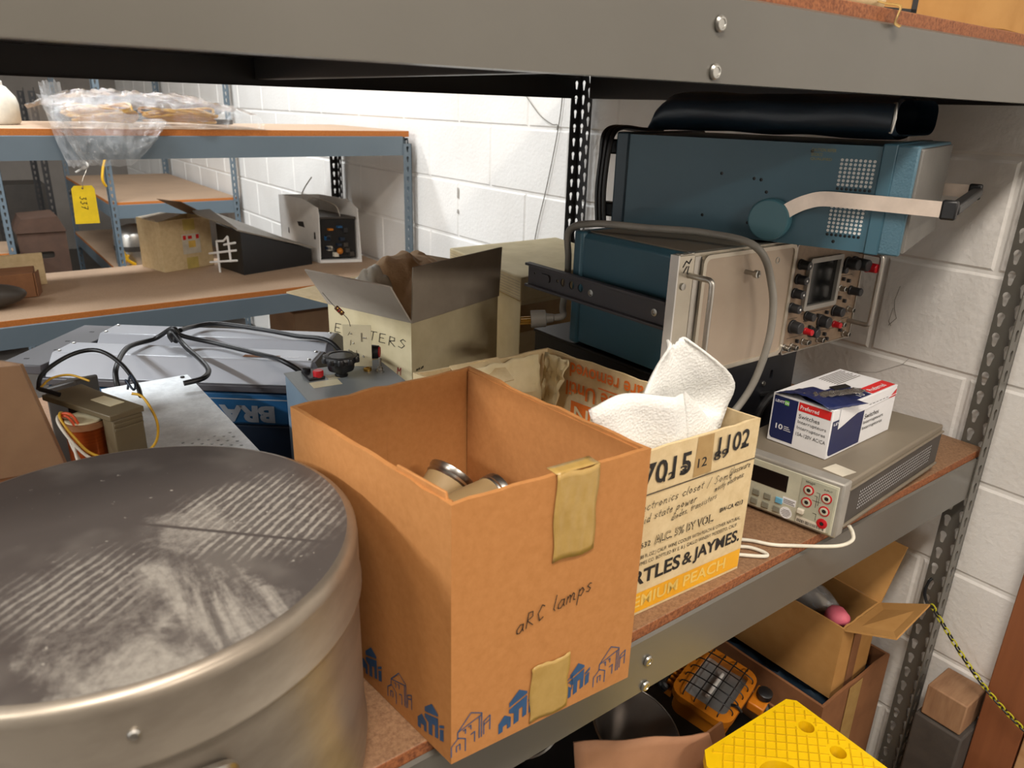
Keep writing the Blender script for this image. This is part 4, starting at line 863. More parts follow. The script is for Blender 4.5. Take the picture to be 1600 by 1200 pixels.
# torn strip over the side panel, top print
obj('torn_strip', MB().poly([fq.p(a, b, .0008) for a, b in ((.020, .046), (.032, .049), (.052, .055), (.074, .061), (.100, .0605), (.199, .066), (.199, .0668), (.100, .062), (.02, .079))], fq.n * .0006), 'whitebox', t)
decal('navy_panel', t, ft, pv([(.004, .004), (.118, .003), (.118, .052), (.012, .060), (.004, .050)]), 'navy', .0005)
decal('red_panel', t, ft, qv(.122, .003, .197, .026), 'redprint', .0005)
decal('red_panel_lettering', t, ft, txt('Preferred', .128, .008, .05, .010, .01), 'whitebox', .0009); decal('count_lettering', t, ft, txt('10', .09, .006, .016, .009, .01), 'whitebox', .0009)
decal('green_square', t, ft, qv(.052, .006, .062, .013), 'greenprint', .0009)
decal('fine_print', t, ft, merge(*[qv(.112, .058 + .0045 * k, .188 - .004 * (k % 3), .0595 + .0045 * k) for k in range(8)]), 'inkgrey', .0006)
mb = MB(); mb.grid(lambda u, v: lp(-.006 + .075 * u, .004 + .090 * v - .02 * u, LH + .0015 + .010 * (1 - u) * math.sin(math.pi * v) + .002 * noise.noise(V((u * 9, v * 9, 0)))), 14, 14); obj('lifted_flap', mb, 'navy', t, solid=.0008)
M['cleartape'] = film_mat('shiny_clear_tape', .2, (180, 170, 160))
mb = MB(); mb.grid(lambda u, v: lp(.004 + .10 * u, .035 + .022 * v - .034 * u, LH + .008 + .004 * noise.noise(V((u * 14, v * 8, 3)))), 20, 6); obj('tape_strip', mb, 'cleartape', t, solid=.0004)
obj('dark_opening', MB().hexa([lp(x, y, z) for z in (LH + .0012, LH + .0022) for x, y in ((.085, .045), (.12, .038), (.125, .05), (.09, .058))]), 'ink', t)
# ------------------------------------------------------------------ white lead on the shelf edge
t_ = MB(); t_.tube(cr([(-.735, .038, .003), (-.705, .012, .003), (-.697, .018, .003), (-.705, .040, .003), (-.73, .058, .003)], 6), .0028, 8)
t_.tube(cr([(-.73, .085, .003), (-.69, .052, .003), (-.67, .024, .003), (-.645, .004, .003), (-.61, -.022, .003), (-.585, -.034, .0025), (-.562, -.036, .004), (-.553, -.030, .010), (-.556, -.024, .020)], 8), .0028, 8)
solo('white_lead', t_, 'whitecable', 'thin white electrical lead curling along the shelf edge by the multimeter', 'cable', sharp=60)
# ------------------------------------------------------------------ beige box with standing flaps
def V2(a): return V((a[0], a[1], 0))
EA, EB, EC = V((-.968, .867, 0)), V((-.897, .664, 0)), V((-.638, .756, 0)); EU = (EC - EB).normalized(); EV = (EA - EB).normalized(); EH = .21; EUL = .275; EVL = .215
ED = EA + EU * EUL
t = thing('cardboard_box', 'cream cardboard box with grey flaps standing open over crumpled brown paper', 'box', (EB + EC + EA + ED) / 4)
shell(t, 'box_walls', [(p.x, p.y) for p in (EB, EB + EU * EUL, ED, EA)], 0, EH, 'cream', .004, jit=.0008)
H3 = V((0, 0, EH)); M['litflap'] = pm('grey_board_lit', (214, 204, 190), .8, col2=(204, 194, 180), sc=16)  # lighter copy of the grey board: light on the left flap put into colour
def flapq(a, b, d, l, mat, t_, name='flap', lab=None, tp=0.):
    a, b = a + H3, b + H3; e = (b - a).normalized() * tp; d = d.normalized() * l
    return obj(name, MB().quad(a, b, b + d - e, a + d + e, .003), mat, t_, label=lab)
flapq(EB, EA, -EU * math.cos(math.radians(55)) + V((0, 0, math.sin(math.radians(55)))), .092, 'litflap', t, lab='grey inside of the left flap')
flapq(EB, EB + EU * EUL, -EV * .05 + V((0, 0, 1)), .103, 'greycard', t, lab='grey inside of the front flap')
flapq(EA, ED, EV * .95 + V((0, 0, .12)) - EU * .25, .095, 'beige', t)
flapq(EB + EU * EUL, ED, EU * .05 + V((0, 0, 1)), .06, 'greycard', t)
fE = F(EA, EB - EA, (0, 0, 1))
decal('handwriting', t, fE, hand('EMITTERS', .014, .158, .0098, .0013, slope=.0, sx=2.05, slant=.1), 'ink', .0006)
decal('handwriting', t, fE, hand('M', .178, .104, .008, .0014), 'redink', .0006, 'red handwritten letter')
fE2 = F(EB, EU, (0, 0, 1)); decal('handwriting', t, fE2, hand('mmum', .012, .115, .004, .0008, slope=.03), 'ink', .0006)
p_ = thing('crumpled_paper', 'crumpled brown packing paper bulging out of the cream box', 'packing paper', EB + EU * .13 + EV * .11 + V((0, 0, .06)))
def paper(u, v):
    a = u - .5; b = v - .5; q = EB + EU * (.014 + .247 * u) + EV * (.010 + .193 * v); r = max(abs(a), abs(b)) * 2
    n = noise.noise(V((u * 2.6 + v, v * 2.6, 1))) - .45 * abs(noise.noise(V((u * 5 - v * 2, v * 5, 5)))) - .18 * abs(noise.noise(V((u * 11, v * 9, 8))))
    return q + V((0, 0, EH + .082 - .12 * r ** 4 + .030 * n + .012 * v - .010 * u))
obj('upper_layer', MB().grid(paper, 60, 50), 'kraftpaper', p_, sharp=22, solid=.0008)
def paper2(u, v):
    q = EB + EU * (.018 + .06 * u) + EV * (.085 + .1 * v); n = abs(noise.noise(V((u * 4, v * 4, 3)))) + noise.noise(V((u * 2, v * 2, 7)))
    return q + V((0, 0, EH + .042 + .034 * math.sin(math.pi * u) * math.sin(math.pi * v) + .014 * n))
obj('white_corner', MB().grid(paper2, 24, 24), 'paper', p_, sharp=22, solid=.0008, label='pale crumpled sheet')
# ------------------------------------------------------------------ box behind it
t = thing('cardboard_box', 'closed cream box behind the rack oscilloscope, next to the white wall', 'box', (-.40, .95, 0))
QB = [(-.598, .728), (-.262, .745), (-.205, 1.09), (-.548, 1.085)]; hb = .25
def qbox(q, z0, z1): return MB().hexa([(a, b, z0) for a, b in q] + [(a, b, z1) for a, b in q])
obj('box_body', qbox(QB, 0, hb - .022), 'cream', t, bevel=.002)
cxy = V((sum(a for a, b in QB) / 4, sum(b for a, b in QB) / 4, 0))
QL = [tuple((V((a, b, 0)) - cxy) * 1.012 + cxy)[:2] for a, b in QB]
obj('lid', qbox(QL, hb - .052, hb), 'cream', t, bevel=.003)
fB = face(QL[3], QL[0]); decal('board_layers', t, fB, merge(*[qv(.004, hb - .047 + .006 * k, dist(QL[3], QL[0]) - .004, hb - .0462 + .006 * k) for k in range(7)]), 'greycard', .0005)
fB2 = face(QB[0], QB[1]); decal('dark_tape', t, fB2, qv(.0, .13, .30, .19), 'oldtape', .0006)
# ------------------------------------------------------------------ control box with big knob
ca_ = math.radians(-6); CO = V((-1.186, .430, 0)); c1 = V((math.cos(ca_), math.sin(ca_), 0)); c2 = V((-c1.y, c1.x, 0))
t = thing('control_box', 'blue-grey metal control box with a large black knob on top', 'control box', CO + c1 * .075 + c2 * .06)
def cp_(x, y, z): return CO + c1 * x + c2 * y + V((0, 0, z))
obj('box_body', MB().hexa([cp_(x, y, z) for z in (0, .196) for x, y in ((0, 0), (.148, 0), (.148, .128), (0, .128))]), 'ctrl', t, bevel=.002)
fT = F(cp_(0, 0, .196), c1, c2)
obj('top_plate', MB().fbox(fT, -.001, .149, -.001, .129, 0, .0025), 'ctrltop', t, bevel=.0005, label='grey metal top plate')
mb = MB(); mb.lathe([(.009, .0025), (.010, .005), (.008, .007), (.008, .012), (.0185, .013), (.0195, .016), (.0200, .024), (.0245, .026), (.0250, .031), (.0235, .0345), (.018, .0355), (.017, .0345), (.002, .0345)], 40, fT.p(.072, .080, 0), fT.n); kn = obj('big_knob', mb, 'black', t, sharp=25)
for k in range(10):
    a = k * math.pi / 5; obj('knob_lobe', MB().lathe([(.0055, .0262), (.0058, .031), (.0045, .034)], 12, fT.p(.072 + .0228 * math.cos(a), .080 + .0228 * math.sin(a), 0), fT.n), 'black', kn)
mb = MB(); mb.fbox(fT, .022, .046, .076, .118, .0025, .007); tb = obj('terminal_block', mb, 'black', t, bevel=.001)
obj('terminal_cap', MB().lathe([(.0075, .006), (.0078, .014), (.0065, .0155), (.002, .0155)], 24, fT.p(.038, .083, 0), fT.n), 'red', tb, label='red terminal cap'); obj('terminal_cap', MB().lathe([(.006, .006), (.006, .012), (.003, .013)], 24, fT.p(.028, .109, 0), fT.n), 'black', tb)
mb = MB(); mb.lathe([(.0062, .0025), (.0062, .006), (.0050, .0068), (.0032, .0068), (.0030, .004), (.001, .004)], 24, fT.p(.115, .086, 0), fT.n); obj('brass_jack', mb, 'brass', t)
mb = MB(); mb.lathe([(.006, .0025), (.006, .005), (.0045, .0055), (.004, .010), (.003, .011)], 18, fT.p(.130, .072, 0), fT.n); ts = obj('toggle_switch', mb, 'zinc', t)
obj('toggle_lever', MB().tube([fT.p(.130, .072, .009), fT.p(.1305, .073, .024)], [.0015, .0024], 10), 'zinc', ts)
obj('paper_label', MB().fbox(fT, .020, .062, .046, .070, .0025, .0029), 'pcb', t); obj('paper_label', MB().fbox(fT, .050, .070, .072, .090, .0025, .0028), 'pcb', t)
obj('plate_slot', MB().fbox(fT, .056, .062, .060, .063, .0024, .0028), 'ink', t)
# circuit card standing on its back edge
t = thing('circuit_card', 'small tan circuit card with a loose resistor, upright behind the big knob', 'circuit board', cp_(.115, .112, .1985))
a, b = cp_(.090, .120, .1992), cp_(.127, .098, .1992)
fP = F(a, b - a, (0, 0, 1)); PW = (b - a).length
obj('card', MB().fbox(fP, 0, PW, 0, .066, -.0008, .0008), 'pcb', t, bevel=.0002)
rr = random.Random(4)
for k in range(11):
    x, y = rr.uniform(.006, PW - .006), rr.uniform(.006, .056)
    obj('solder_joint', MB().ell(fP.p(x, y, .001), .0013, .0013, .0013, 10, 6), 'zinc', t)
decal('board_traces', t, fP, ribbon([[(.008, .05), (.011, .055)], [(.028, .040), (.028, .054)], [(.0295, .040), (.0295, .054)], [(.011, .034), (.012, .042)], [(.020, .014), (.020, .026)]], .0007), 'inkgrey', .0012)
rp = [fP.p(.012, .064, .001), fP.p(.010, .074, .002), fP.p(.004, .082, .003), fP.p(-.012, .098, .004), fP.p(-.026, .116, .005)]
obj('resistor_lead', MB().tube(cr(rp, 5), .0006, 6), 'zinc', t)
q0, q1 = fP.p(.003, .083, .003), fP.p(-.008, .0945, .0038); rs = obj('resistor', MB().tube([q0, q0.lerp(q1, .08), q0.lerp(q1, .92), q1], [.0026, .0036, .0036, .0026], 14), 'carbon', t)
for f_, m_ in ((.25, 'brass'), (.5, 'red'), (.75, 'brass')): obj('colour_band', MB().cyl(q0.lerp(q1, f_), q0.lerp(q1, f_ + .08), .0037, n=14), m_, rs)
mb = MB(); c_ = fP.p(PW - .001, .020, -.012); mb.lathe([(.010, -.010), (.011, 0), (.010, .010)], 20, c_, fP.u); mb2 = obj('rear_dial', mb, 'black', t); obj('dial_face', MB().lathe([(.0085, .010), (.0085, .0115), (.001, .0115)], 20, c_, fP.u), 'red', mb2)
# ------------------------------------------------------------------ blue case and strip fixture on it
GO = V((-1.438, .907, 0)); gd = V((.785, -.62, 0)).normalized(); gn = V((.62, .785, 0)).normalized()
def g_(d, n, z): return GO + gd * d + gn * n + V((0, 0, z))
def gbox(d0, d1, n0, n1, z0, z1): return MB().hexa([g_(d, n, z) for z in (z0, z1) for d, n in ((d0, n0), (d1, n0), (d1, n1), (d0, n1))])
t = thing('blue_case', 'blue equipment case lying upside down under the grey twin strip lamp', 'case', g_(.2, .08, 0))
obj('case_body', gbox(.0, .415, -.022, .19, .0, .072), 'bluedark', t, bevel=.004); obj('blue_shell', gbox(-.002, .418, -.026, .194, .072, .132), 'blue', t, bevel=.006)
fG = F(g_(.374, -.026, .1085), -gd, (0, 0, -1)); decal('upside_down_lettering', t, fG, txt('BRA', .0, .0, .092, .030, .05), 'greytext', .0008, 'pale grey letters, upside down')
decal('light_line', t, F(g_(0, -.026, 0), gd, (0, 0, 1)), qv(.0, .1185, .416, .1205), 'greytext', .0006)
t = thing('strip_lamp', 'silver-grey twin strip lamp with two long housings behind the drum', 'lamp', g_(.2, .08, .133))
zt_, zb = .180, .146
def housing(n0, d0, d1):
    pr = [(-.030, zb), (0, zt_), (.057, zt_), (.084, zb)]
    mb = MB(); mb.poly([g_(d0, n0 + a, z) for a, z in pr], gd * (d1 - d0)); h = obj('housing', mb, 'lampgrey', t, bevel=.0025)
    mb = MB(); pr2 = [(-.028, zb), (0, zt_ - .001), (.057, zt_ - .001), (.082, zb)]; k = .030
    P1 = [g_(d1, n0 + a, z) for a, z in pr2]; P2 = [g_(d1 + (k if z == zb else .004), n0 + a, z) for a, z in pr2]; mb.add(P1 + P2, [(3, 2, 1, 0), (4, 5, 6, 7)] + [(i, (i + 1) % 4, 4 + (i + 1) % 4, 4 + i) for i in range(4)]); obj('end_cap', mb, 'lampdark', t)
    for d in (d0 + .008, d1 - .008):
        for n in (.008, .050): obj('housing_screw', MB().lathe([(.0032, 0), (.003, .0014), (.001, .0022)], 12, g_(d, n0 + n, zt_), (0, 0, 1)), 'zinc', h)
    return h
h1 = housing(0, .0, .435); housing(.114, .017, .43)
obj('base_tray', gbox(-.012, .45, -.034, .202, .134, zb), 'lampdark', t, bevel=.002)
obj('end_plate', MB().hexa([g_(d, n, z) for z in (.150, .166) for d, n in ((-.075, -.03), (-.002, -.03), (.016, .205), (-.065, .205))]), 'lampdark', t, bevel=.002, label='dark grey end plate')
for d, n in ((-.05, 0), (-.03, .05), (-.04, .10), (-.03, .16)): obj('plate_slot', MB().hexa([g_(d + a, n + b, z) for z in (.1655, .1664) for a, b in ((0, 0), (.008, 0), (.008, .004), (0, .004))]), 'ink', t)
fH = F(g_(0, 0, zt_), gd, gn); decal('red_label', h1, fH, qv(.315, .010, .375, .022), 'kraft3', .0006); decal('label_print', h1, fH, merge(txt('CAUTION HOT', .372, .012, .035, .007)), 'whitebox', .0008)
# black lead lying over it
mb = MB(); mb.tube(cr([(-1.108, .585, .12), (-1.125, .598, .170), (-1.150, .624, .194), (-1.165, .69, .190), (-1.205, .79, .188), (-1.251, .825, .200), (-1.262, .835, .212), (-1.285, .872, .188), (-1.335, .830, .192), (-1.368, .745, .190), (-1.375, .722, .174), (-1.372, .716, .15)], 8), .0042, 8)
mb.tube(cr([(-1.262, .835, .206), (-1.255, .79, .190), (-1.252, .72, .188), (-1.254, .665, .186), (-1.272, .63, .187), (-1.30, .628, .185)], 8), .0042, 8)
mb.tube(cr([(-1.250, .838, .206), (-1.215, .90, .192), (-1.17, .905, .190), (-1.11, .83, .188), (-1.075, .765, .188), (-1.035, .70, .186), (-1.012, .665, .13)], 8), .0042, 8)
mb.tube(cr([(-1.262, .835, .19), (-1.258, .832, .198), (-1.262, .835, .206), (-1.266, .838, .200), (-1.262, .835, .19)], 4), .0065, 8)
solo('black_lead', mb, 'rubber', 'tangled black mains lead lying across the strip lamp', 'cable', sharp=60)
# ------------------------------------------------------------------ scrap metal chassis with transformer
t = thing('metal_chassis', 'bare galvanised sheet metal chassis with a grid of holes, behind the drum', 'chassis', (-1.338, .52, 0))
fA = F((-1.400, .335, .1735), (1, 0, 0), (0, 1, 0)); hl = []
for i in range(8):
    for j in range(6): hl.append(circ(.040 + .0098 * i, .022 + .0155 * j + (.0075 if i % 2 else 0), .0026, 8))
mb = MB(); plate(mb, fA, rect(0, 0, .122, .363), hl, -.0015, 0); obj('top_sheet', mb, 'galv', t, sharp=20)
mb = MB()
mb.box(-1.400, -1.398, .335, .698, .0, .172); obj('side_sheet', mb, 'galv', t); obj('side_sheet', MB().box(-1.280, -1.278, .335, .698, 0, .172), 'galv', t); obj('back_sheet', MB().box(-1.398, -1.280, .696, .698, 0, .172), 'galv', t)
obj('front_sheet', MB().box(-1.398, -1.280, .335, .337, 0, .172), 'galv', t); obj('dark_inside', MB().box(-1.396, -1.282, .339, .694, .155, .168), 'black', t)
obj('screw', MB().lathe([(.0034, 0), (.003, .0018), (.001, .0024)], 12, (-1.288, .688, .1735), (0, 0, 1)), 'ink', t)
t = thing('transformer', 'olive transformer with copper winding on the galvanised chassis', 'transformer', (-1.43, .45, .174))
zb, zt_ = .1742, .245; T = [(-1.428, .491), (-1.393, .408), (-1.431, .394), (-1.463, .462), (-1.485, .507)]
mb = MB(); mb.poly([(-1.431, .394, zt_ - .007), (-1.393, .408, zt_ - .007), (-1.428, .491, zt_ - .007), (-1.440, .525, zt_ - .007), (-1.485, .507, zt_ - .007), (-1.463, .462, zt_ - .007)], (0, 0, .007)); obj('top_plate', mb, 'olive', t, bevel=.001)
mb = MB(); mb.hexa([(-1.4290, .3965, zb), (-1.3950, .409, zb), (-1.4025, .430, zb), (-1.4365, .4175, zb), (-1.4290, .3965, zt_ - .0075), (-1.3950, .409, zt_ - .0075), (-1.4025, .430, zt_ - .0075), (-1.4365, .4175, zt_ - .0075)]); obj('end_bell', mb, 'olive', t, bevel=.0015)
fE_ = F((-1.4290, .3965, zb), (.034, .0125, 0), (0, 0, 1))
for z in (.050, .056): obj('plate_rib', MB().fbox(fE_, .001, .035, z, z + .003, 0, .0018), 'olive', t, bevel=.0004)
obj('core', MB().hexa([(-1.438, .425, zb), (-1.404, .437, zb), (-1.428, .50, zb), (-1.462, .488, zb)] + [(-1.438, .425, zt_ - .0075), (-1.404, .437, zt_ - .0075), (-1.428, .50, zt_ - .0075), (-1.462, .488, zt_ - .0075)]), 'metdark', t)
cc = V((-1.4500, .4290, 0)); cc2 = V((-1.4515, .4355, 0))
obj('winding', MB().lathe([(.0215, zb + .004), (.0215, zt_ - .020)], 32, cc2), 'copper', t, label='shiny copper winding'); obj('winding_wrap', MB().lathe([(.0222, zt_ - .020), (.0222, zt_ - .013), (.003, zt_ - .0125)], 32, cc2), 'kraft3', t)
obj('winding_wrap', MB().lathe([(.0205, zt_ - .0125), (.0205, zt_ - .0105), (.003, zt_ - .0103)], 32, cc2), 'pcb', t)
obj('rating_label', MB().hexa([(x, y, z) for z in (zt_, zt_ + .0006) for x, y in ((-1.425, .425), (-1.409, .431), (-1.425, .465), (-1.440, .459))]), 'pcb', t)
def wire(name, pts, r, m): return obj(name, MB().tube(cr(pts, 6), r, 7), m, t, sharp=60)
wire('wire', [(-1.466, .440, .236), (-1.474, .432, .246), (-1.476, .418, .242), (-1.468, .404, .225), (-1.455, .396, .205), (-1.430, .384, .195), (-1.405, .384, .196), (-1.388, .392, .205), (-1.381, .412, .222), (-1.388, .432, .246), (-1.398, .442, .250)], .0016, 'wireyellow')
wire('wire', [(-1.468, .437, .236), (-1.477, .428, .244), (-1.479, .414, .240), (-1.471, .400, .222), (-1.457, .391, .202), (-1.432, .380, .192), (-1.410, .378, .190)], .0017, 'wirewhite')
wire('wire', [(-1.462, .420, .226), (-1.468, .422, .242), (-1.474, .428, .243), (-1.477, .438, .236), (-1.470, .455, .22)], .0016, 'wireorange'); wire('wire', [(-1.458, .419, .226), (-1.464, .419, .244), (-1.471, .425, .247), (-1.475, .436, .240), (-1.470, .455, .226)], .0016, 'wireorange')
wire('wire', [(-1.470, .452, .225), (-1.468, .425, .212), (-1.468, .398, .195), (-1.455, .378, .180), (-1.445, .365, .178)], .0018, 'wirewhite'); wire('wire', [(-1.471, .447, .22), (-1.470, .420, .207), (-1.464, .395, .190), (-1.458, .376, .178)], .0016, 'wirewhite')
wire('wire', [(-1.483, .512, .253), (-1.47, .53, .256), (-1.45, .532, .256), (-1.432, .515, .250)], .0015, 'wireyellow')
wire('wire', [(-1.485, .505, .253), (-1.478, .492, .253), (-1.468, .482, .250)], .0028, 'rubber')
wire('wire', [(-1.398, .47, .246), (-1.392, .475, .262), (-1.389, .468, .252), (-1.394, .455, .250), (-1.398, .470, .258), (-1.396, .485, .25)], .0014, 'bluedark')
wire('wire', [(-1.484, .560, .235), (-1.475, .575, .250), (-1.44, .590, .264), (-1.41, .58, .268), (-1.393, .53, .262), (-1.386, .48, .248), (-1.387, .455, .240)], .0028, 'rubber')
# dark brick behind the transformer
solo('dark_block', MB().hexa([(-1.475, .62, 0), (-1.440, .595, 0), (-1.408, .63, 0), (-1.443, .66, 0), (-1.475, .62, .215), (-1.440, .595, .228), (-1.408, .63, .220), (-1.443, .66, .210)]), 'metdark', 'dark brown block standing behind the transformer, mostly in shade', 'block', bevel=.003)
# ------------------------------------------------------------------ tilted carton at the left edge
t = thing('cardboard_box', 'brown carton with dusty grey flaps at the left edge, behind the drum', 'box', (-1.7, .6, 0))
lo = [(-1.75, .455, 0), (-1.457, .44, 0), (-1.480, .59, 0), (-1.75, .59, 0)]; hi = [(-1.75, .455, .185), (-1.4785, .44, .175), (-1.503, .59, .185), (-1.75, .59, .19)]
M['dustcard'] = pm('dusty_cardboard', (150, 118, 88), .8, col2=(132, 102, 76), sc=10)
obj('box_body', MB().hexa(lo + hi), 'kraft3', t, bevel=.003)
obj('leaning_flap', MB().quad((-1.75, .456, .186), (-1.4790, .441, .176), (-1.502, .452, .302), (-1.75, .465, .31), .004), 'dustcard', t); obj('side_flap', MB().quad((-1.4785, .441, .175), (-1.503, .59, .185), (-1.52, .59, .27), (-1.5015, .452, .302), .003), 'dustcard', t)
fL_ = F((-1.75, .456, .186), (.271, -.015, -.010), (0, .010, .125)); decal('flap_tape', t, fL_, pv([(.16, .03), (.262, .012), (.262, .035), (.16, .058)]), 'oldtape', .0012); decal('flap_tape', t, fL_, pv([(.16, .075), (.250, .055), (.248, .08), (.16, .10)]), 'oldtape', .0012)
# ------------------------------------------------------------------ things on the far rack
ZU, ZL = .4824, -.0776
t = thing('cardboard_box', 'cream carton with a red and white label on the far middle shelf', 'box', (-.79, 2.83, ZL))
FB = [(-.878, 2.69), (-.667, 2.779), (-.755, 2.98), (-.962, 2.89)]
FB = [(-.878, 2.69), (-.667, 2.76), (-.720, 2.886), (-.925, 2.86)]
shell(t, 'box_walls', FB, ZL, ZL + .20, 'beige', .005, jit=.0015)
fF = face(FB[0], FB[1], ZL); WF = dist(FB[0], FB[1])
decal('yellow_tape', t, fF, merge(qv(WF * .45, .155, WF * .68, .199), qv(WF * .45, .0, WF * .68, .045)), 'yellowtape', .0006)
lb = decal('shipping_label', t, fF, qv(WF * .40, .060, WF * .76, .140), 'paper', .0010); decal('label_print', lb, fF, merge(qv(WF * .42, .118, WF * .48, .135), qv(WF * .52, .120, WF * .60, .132), qv(WF * .68, .118, WF * .74, .135)), 'redprint', .0016); decal('label_print', lb, fF, merge(qv(WF * .52, .085, WF * .66, .112)), 'paleprint', .0016)
zz = ZL + .2
obj('flap', MB().quad((FB[0][0], FB[0][1], zz), (FB[3][0], FB[3][1], zz), (FB[3][0] + .09, FB[3][1] - .01, zz + .015), (FB[0][0] + .10, FB[0][1] + .05, zz + .02), .003), 'greycard', t); obj('flap', MB().quad((FB[1][0], FB[1][1], zz), (FB[2][0], FB[2][1], zz), (FB[2][0] - .11, FB[2][1] + .01, zz + .062), (FB[1][0] - .09, FB[1][1] + .06, zz + .055), .003), 'dustcard', t)
# open black case with a grey lid leaning on it
t = thing('black_case', 'open black case with a sloping grey lid on the far middle shelf', 'case', (-.46, 2.62, ZL))
K = [(-.627, 2.497), (-.310, 2.578), (-.350, 2.775), (-.660, 2.70)]
mb = MB()
shell(t, 'case_walls', K, ZL, ZL + .11, 'black', .006, ztops=[ZL + .17, ZL + .065, ZL + .075, ZL + .18], jit=.0)
obj('sloping_lid', MB().quad((-.640, 2.495, ZL + .176), (-.300, 2.575, ZL + .068), (-.365, 2.76, ZL + .085), (-.70, 2.66, ZL + .235), .006), 'metbezel', t)
obj('dark_edge', MB().quad((-.760, 2.58, ZL + .232), (-.640, 2.493, ZL + .182), (-.690, 2.66, ZL + .24), (-.765, 2.62, ZL + .242), .004), 'greymeter', t)
fK = face((-.690, 2.62), (-.632, 2.495), ZL)
mb = MB()
for pts in ([(-.03, .07), (.125, .10)], [(-.03, .035), (.125, .06)], [(.02, .125), (.022, .0)], [(.02, .125), (.06, .13), (.085, .15)], [(.085, .15), (.09, .05)], [(.06, .115), (.125, .13)]): mb.tube([fK.p(a, b, .012) for a, b in pts], .0045, 6)
obj('white_bracket', mb, 'white', t)
# white sheet metal chassis full of circuitry
t = thing('open_chassis', 'white sheet metal chassis open at the front, dark circuitry inside, on the far middle shelf', 'chassis', (-.21, 2.70, ZL))
o = V((-.274, 2.575, ZL)); a1 = V((.168, -.058, 0)); a2 = V((-.050, .310, 0))
def k_(a, b, z): return o + a1 * a + a2 * b + V((0, 0, z))
obj('left_panel', MB().poly([k_(0, 0, .003), k_(0, 1, .003), k_(0, 1, .262), k_(0, .35, .262), k_(0, .0, .235), k_(0, -.02, .20)], a1 * .02), 'white', t)
obj('right_panel', MB().poly([k_(1, 0, .003), k_(1, 1, .003), k_(1, 1, .262), k_(1, .3, .262), k_(1, .05, .23)], a1 * -.02), 'white', t)
obj('back_panel', MB().poly([k_(0, 1, .003), k_(1, 1, .003), k_(1, 1, .262), k_(0, 1, .262)], a2 * -.012), 'white', t); obj('base_panel', MB().poly([k_(0, 0, .001), k_(1, 0, .001), k_(1, 1, .001), k_(0, 1, .001)], V((0, 0, .012))), 'white', t)
obj('circuit_stack', MB().hexa([k_(a, b, z) for z in (.02, .185) for a, b in ((.08, .06), (.92, .06), (.92, .9), (.08, .9))]), 'black', t); obj('inner_plate', MB().hexa([k_(a, b, z) for z in (.187, .195) for a, b in ((.06, .05), (.94, .05), (.94, .9), (.06, .9))]), 'metdark', t)
rr = random.Random(9)
for k in range(16):
    a, z = rr.uniform(.12, .82), rr.uniform(.02, .16); m_ = rr.choice(('knob', 'bluedark', 'lamporange', 'metdark', 'blue', 'paper', 'knob'))
    obj('component', MB().hexa([k_(a + p, b, z + q) for q in (0, rr.uniform(.008, .02)) for p, b in ((0, .01), (.1, .01), (.1, .06), (0, .06))]), m_, t)
obj('component', MB().ell(k_(.5, .02, .05), .014, .014, .014, 12, 8), 'lamporange', t)
fc_ = F(k_(-.001, .98, 0), -a2, (0, 0, 1)); decal('black_marks', t, fc_, merge(pv([(.14, .16), (.19, .165), (.20, .14), (.15, .142)]), pv([(.27, .10), (.284, .10), (.282, .13), (.272, .13)]), pv([(.06, .10), (.068, .10), (.066, .125), (.06, .125)])), 'ink', .0008)
obj('loose_wire', MB().tube(cr([k_(.2, .2, .19), k_(.15, .5, .26), k_(.35, .7, .29), k_(.7, .85, .34)], 6), .0025, 6), 'wirewhite', t); obj('loose_wire', MB().tube(cr([k_(.15, .4, .25), k_(.4, .5, .262), k_(.6, .2, .24), k_(.62, .1, .196)], 6), .002, 6), 'wirewhite', t)
# two cartons at the left of the far shelf
t = thing('cardboard_box', 'low brown carton at the left end of the far middle shelf', 'box', (-1.45, 2.56, ZL))
obj('box_body', MB().hexa([(x, y, z) for z in (ZL + .001, ZL + .084) for x, y in ((-1.58, 2.47), (-1.336, 2.49), (-1.320, 2.62), (-1.58, 2.62))]), 'kraft3', t, bevel=.002); obj('end_flap', MB().quad((-1.335, 2.488, ZL + .001), (-1.316, 2.56, ZL + .001), (-1.316, 2.56, ZL + .08), (-1.335, 2.488, ZL + .083), .003), 'kraft3', t)
solo('cardboard_sheet', MB().hexa([(x, y, z) for z in (ZL + .001, ZL + .115) for x, y in ((-1.62, 2.672), (-1.284, 2.685), (-1.284, 2.70), (-1.62, 2.687))]), 'beige', 'pale cardboard sheet standing upright behind the low brown carton', 'cardboard', bevel=.001)
solo('dark_pouch', MB().ell((-1.50, 2.38, ZL + .042), .13, .06, .04, 20, 12), 'metdark', 'dark soft bundle at the very left front of the far middle shelf', 'bundle', sharp=60)
# plastic jug
t = thing('plastic_jug', 'milky white plastic jug at the left end of the far top shelf', 'jug', (-1.335, 2.53, ZU))
obj('jug_body', MB().lathe([(.050, 0), (.056, .008), (.057, .06), (.052, .082), (.030, .112), (.022, .116)], 36, (-1.338, 2.53, ZU + .001)), 'jug', t, sharp=50); obj('cap', MB().lathe([(.022, .116), (.022, .128), (.018, .131)], 28, (-1.338, 2.53, ZU + .001)), 'white', t)
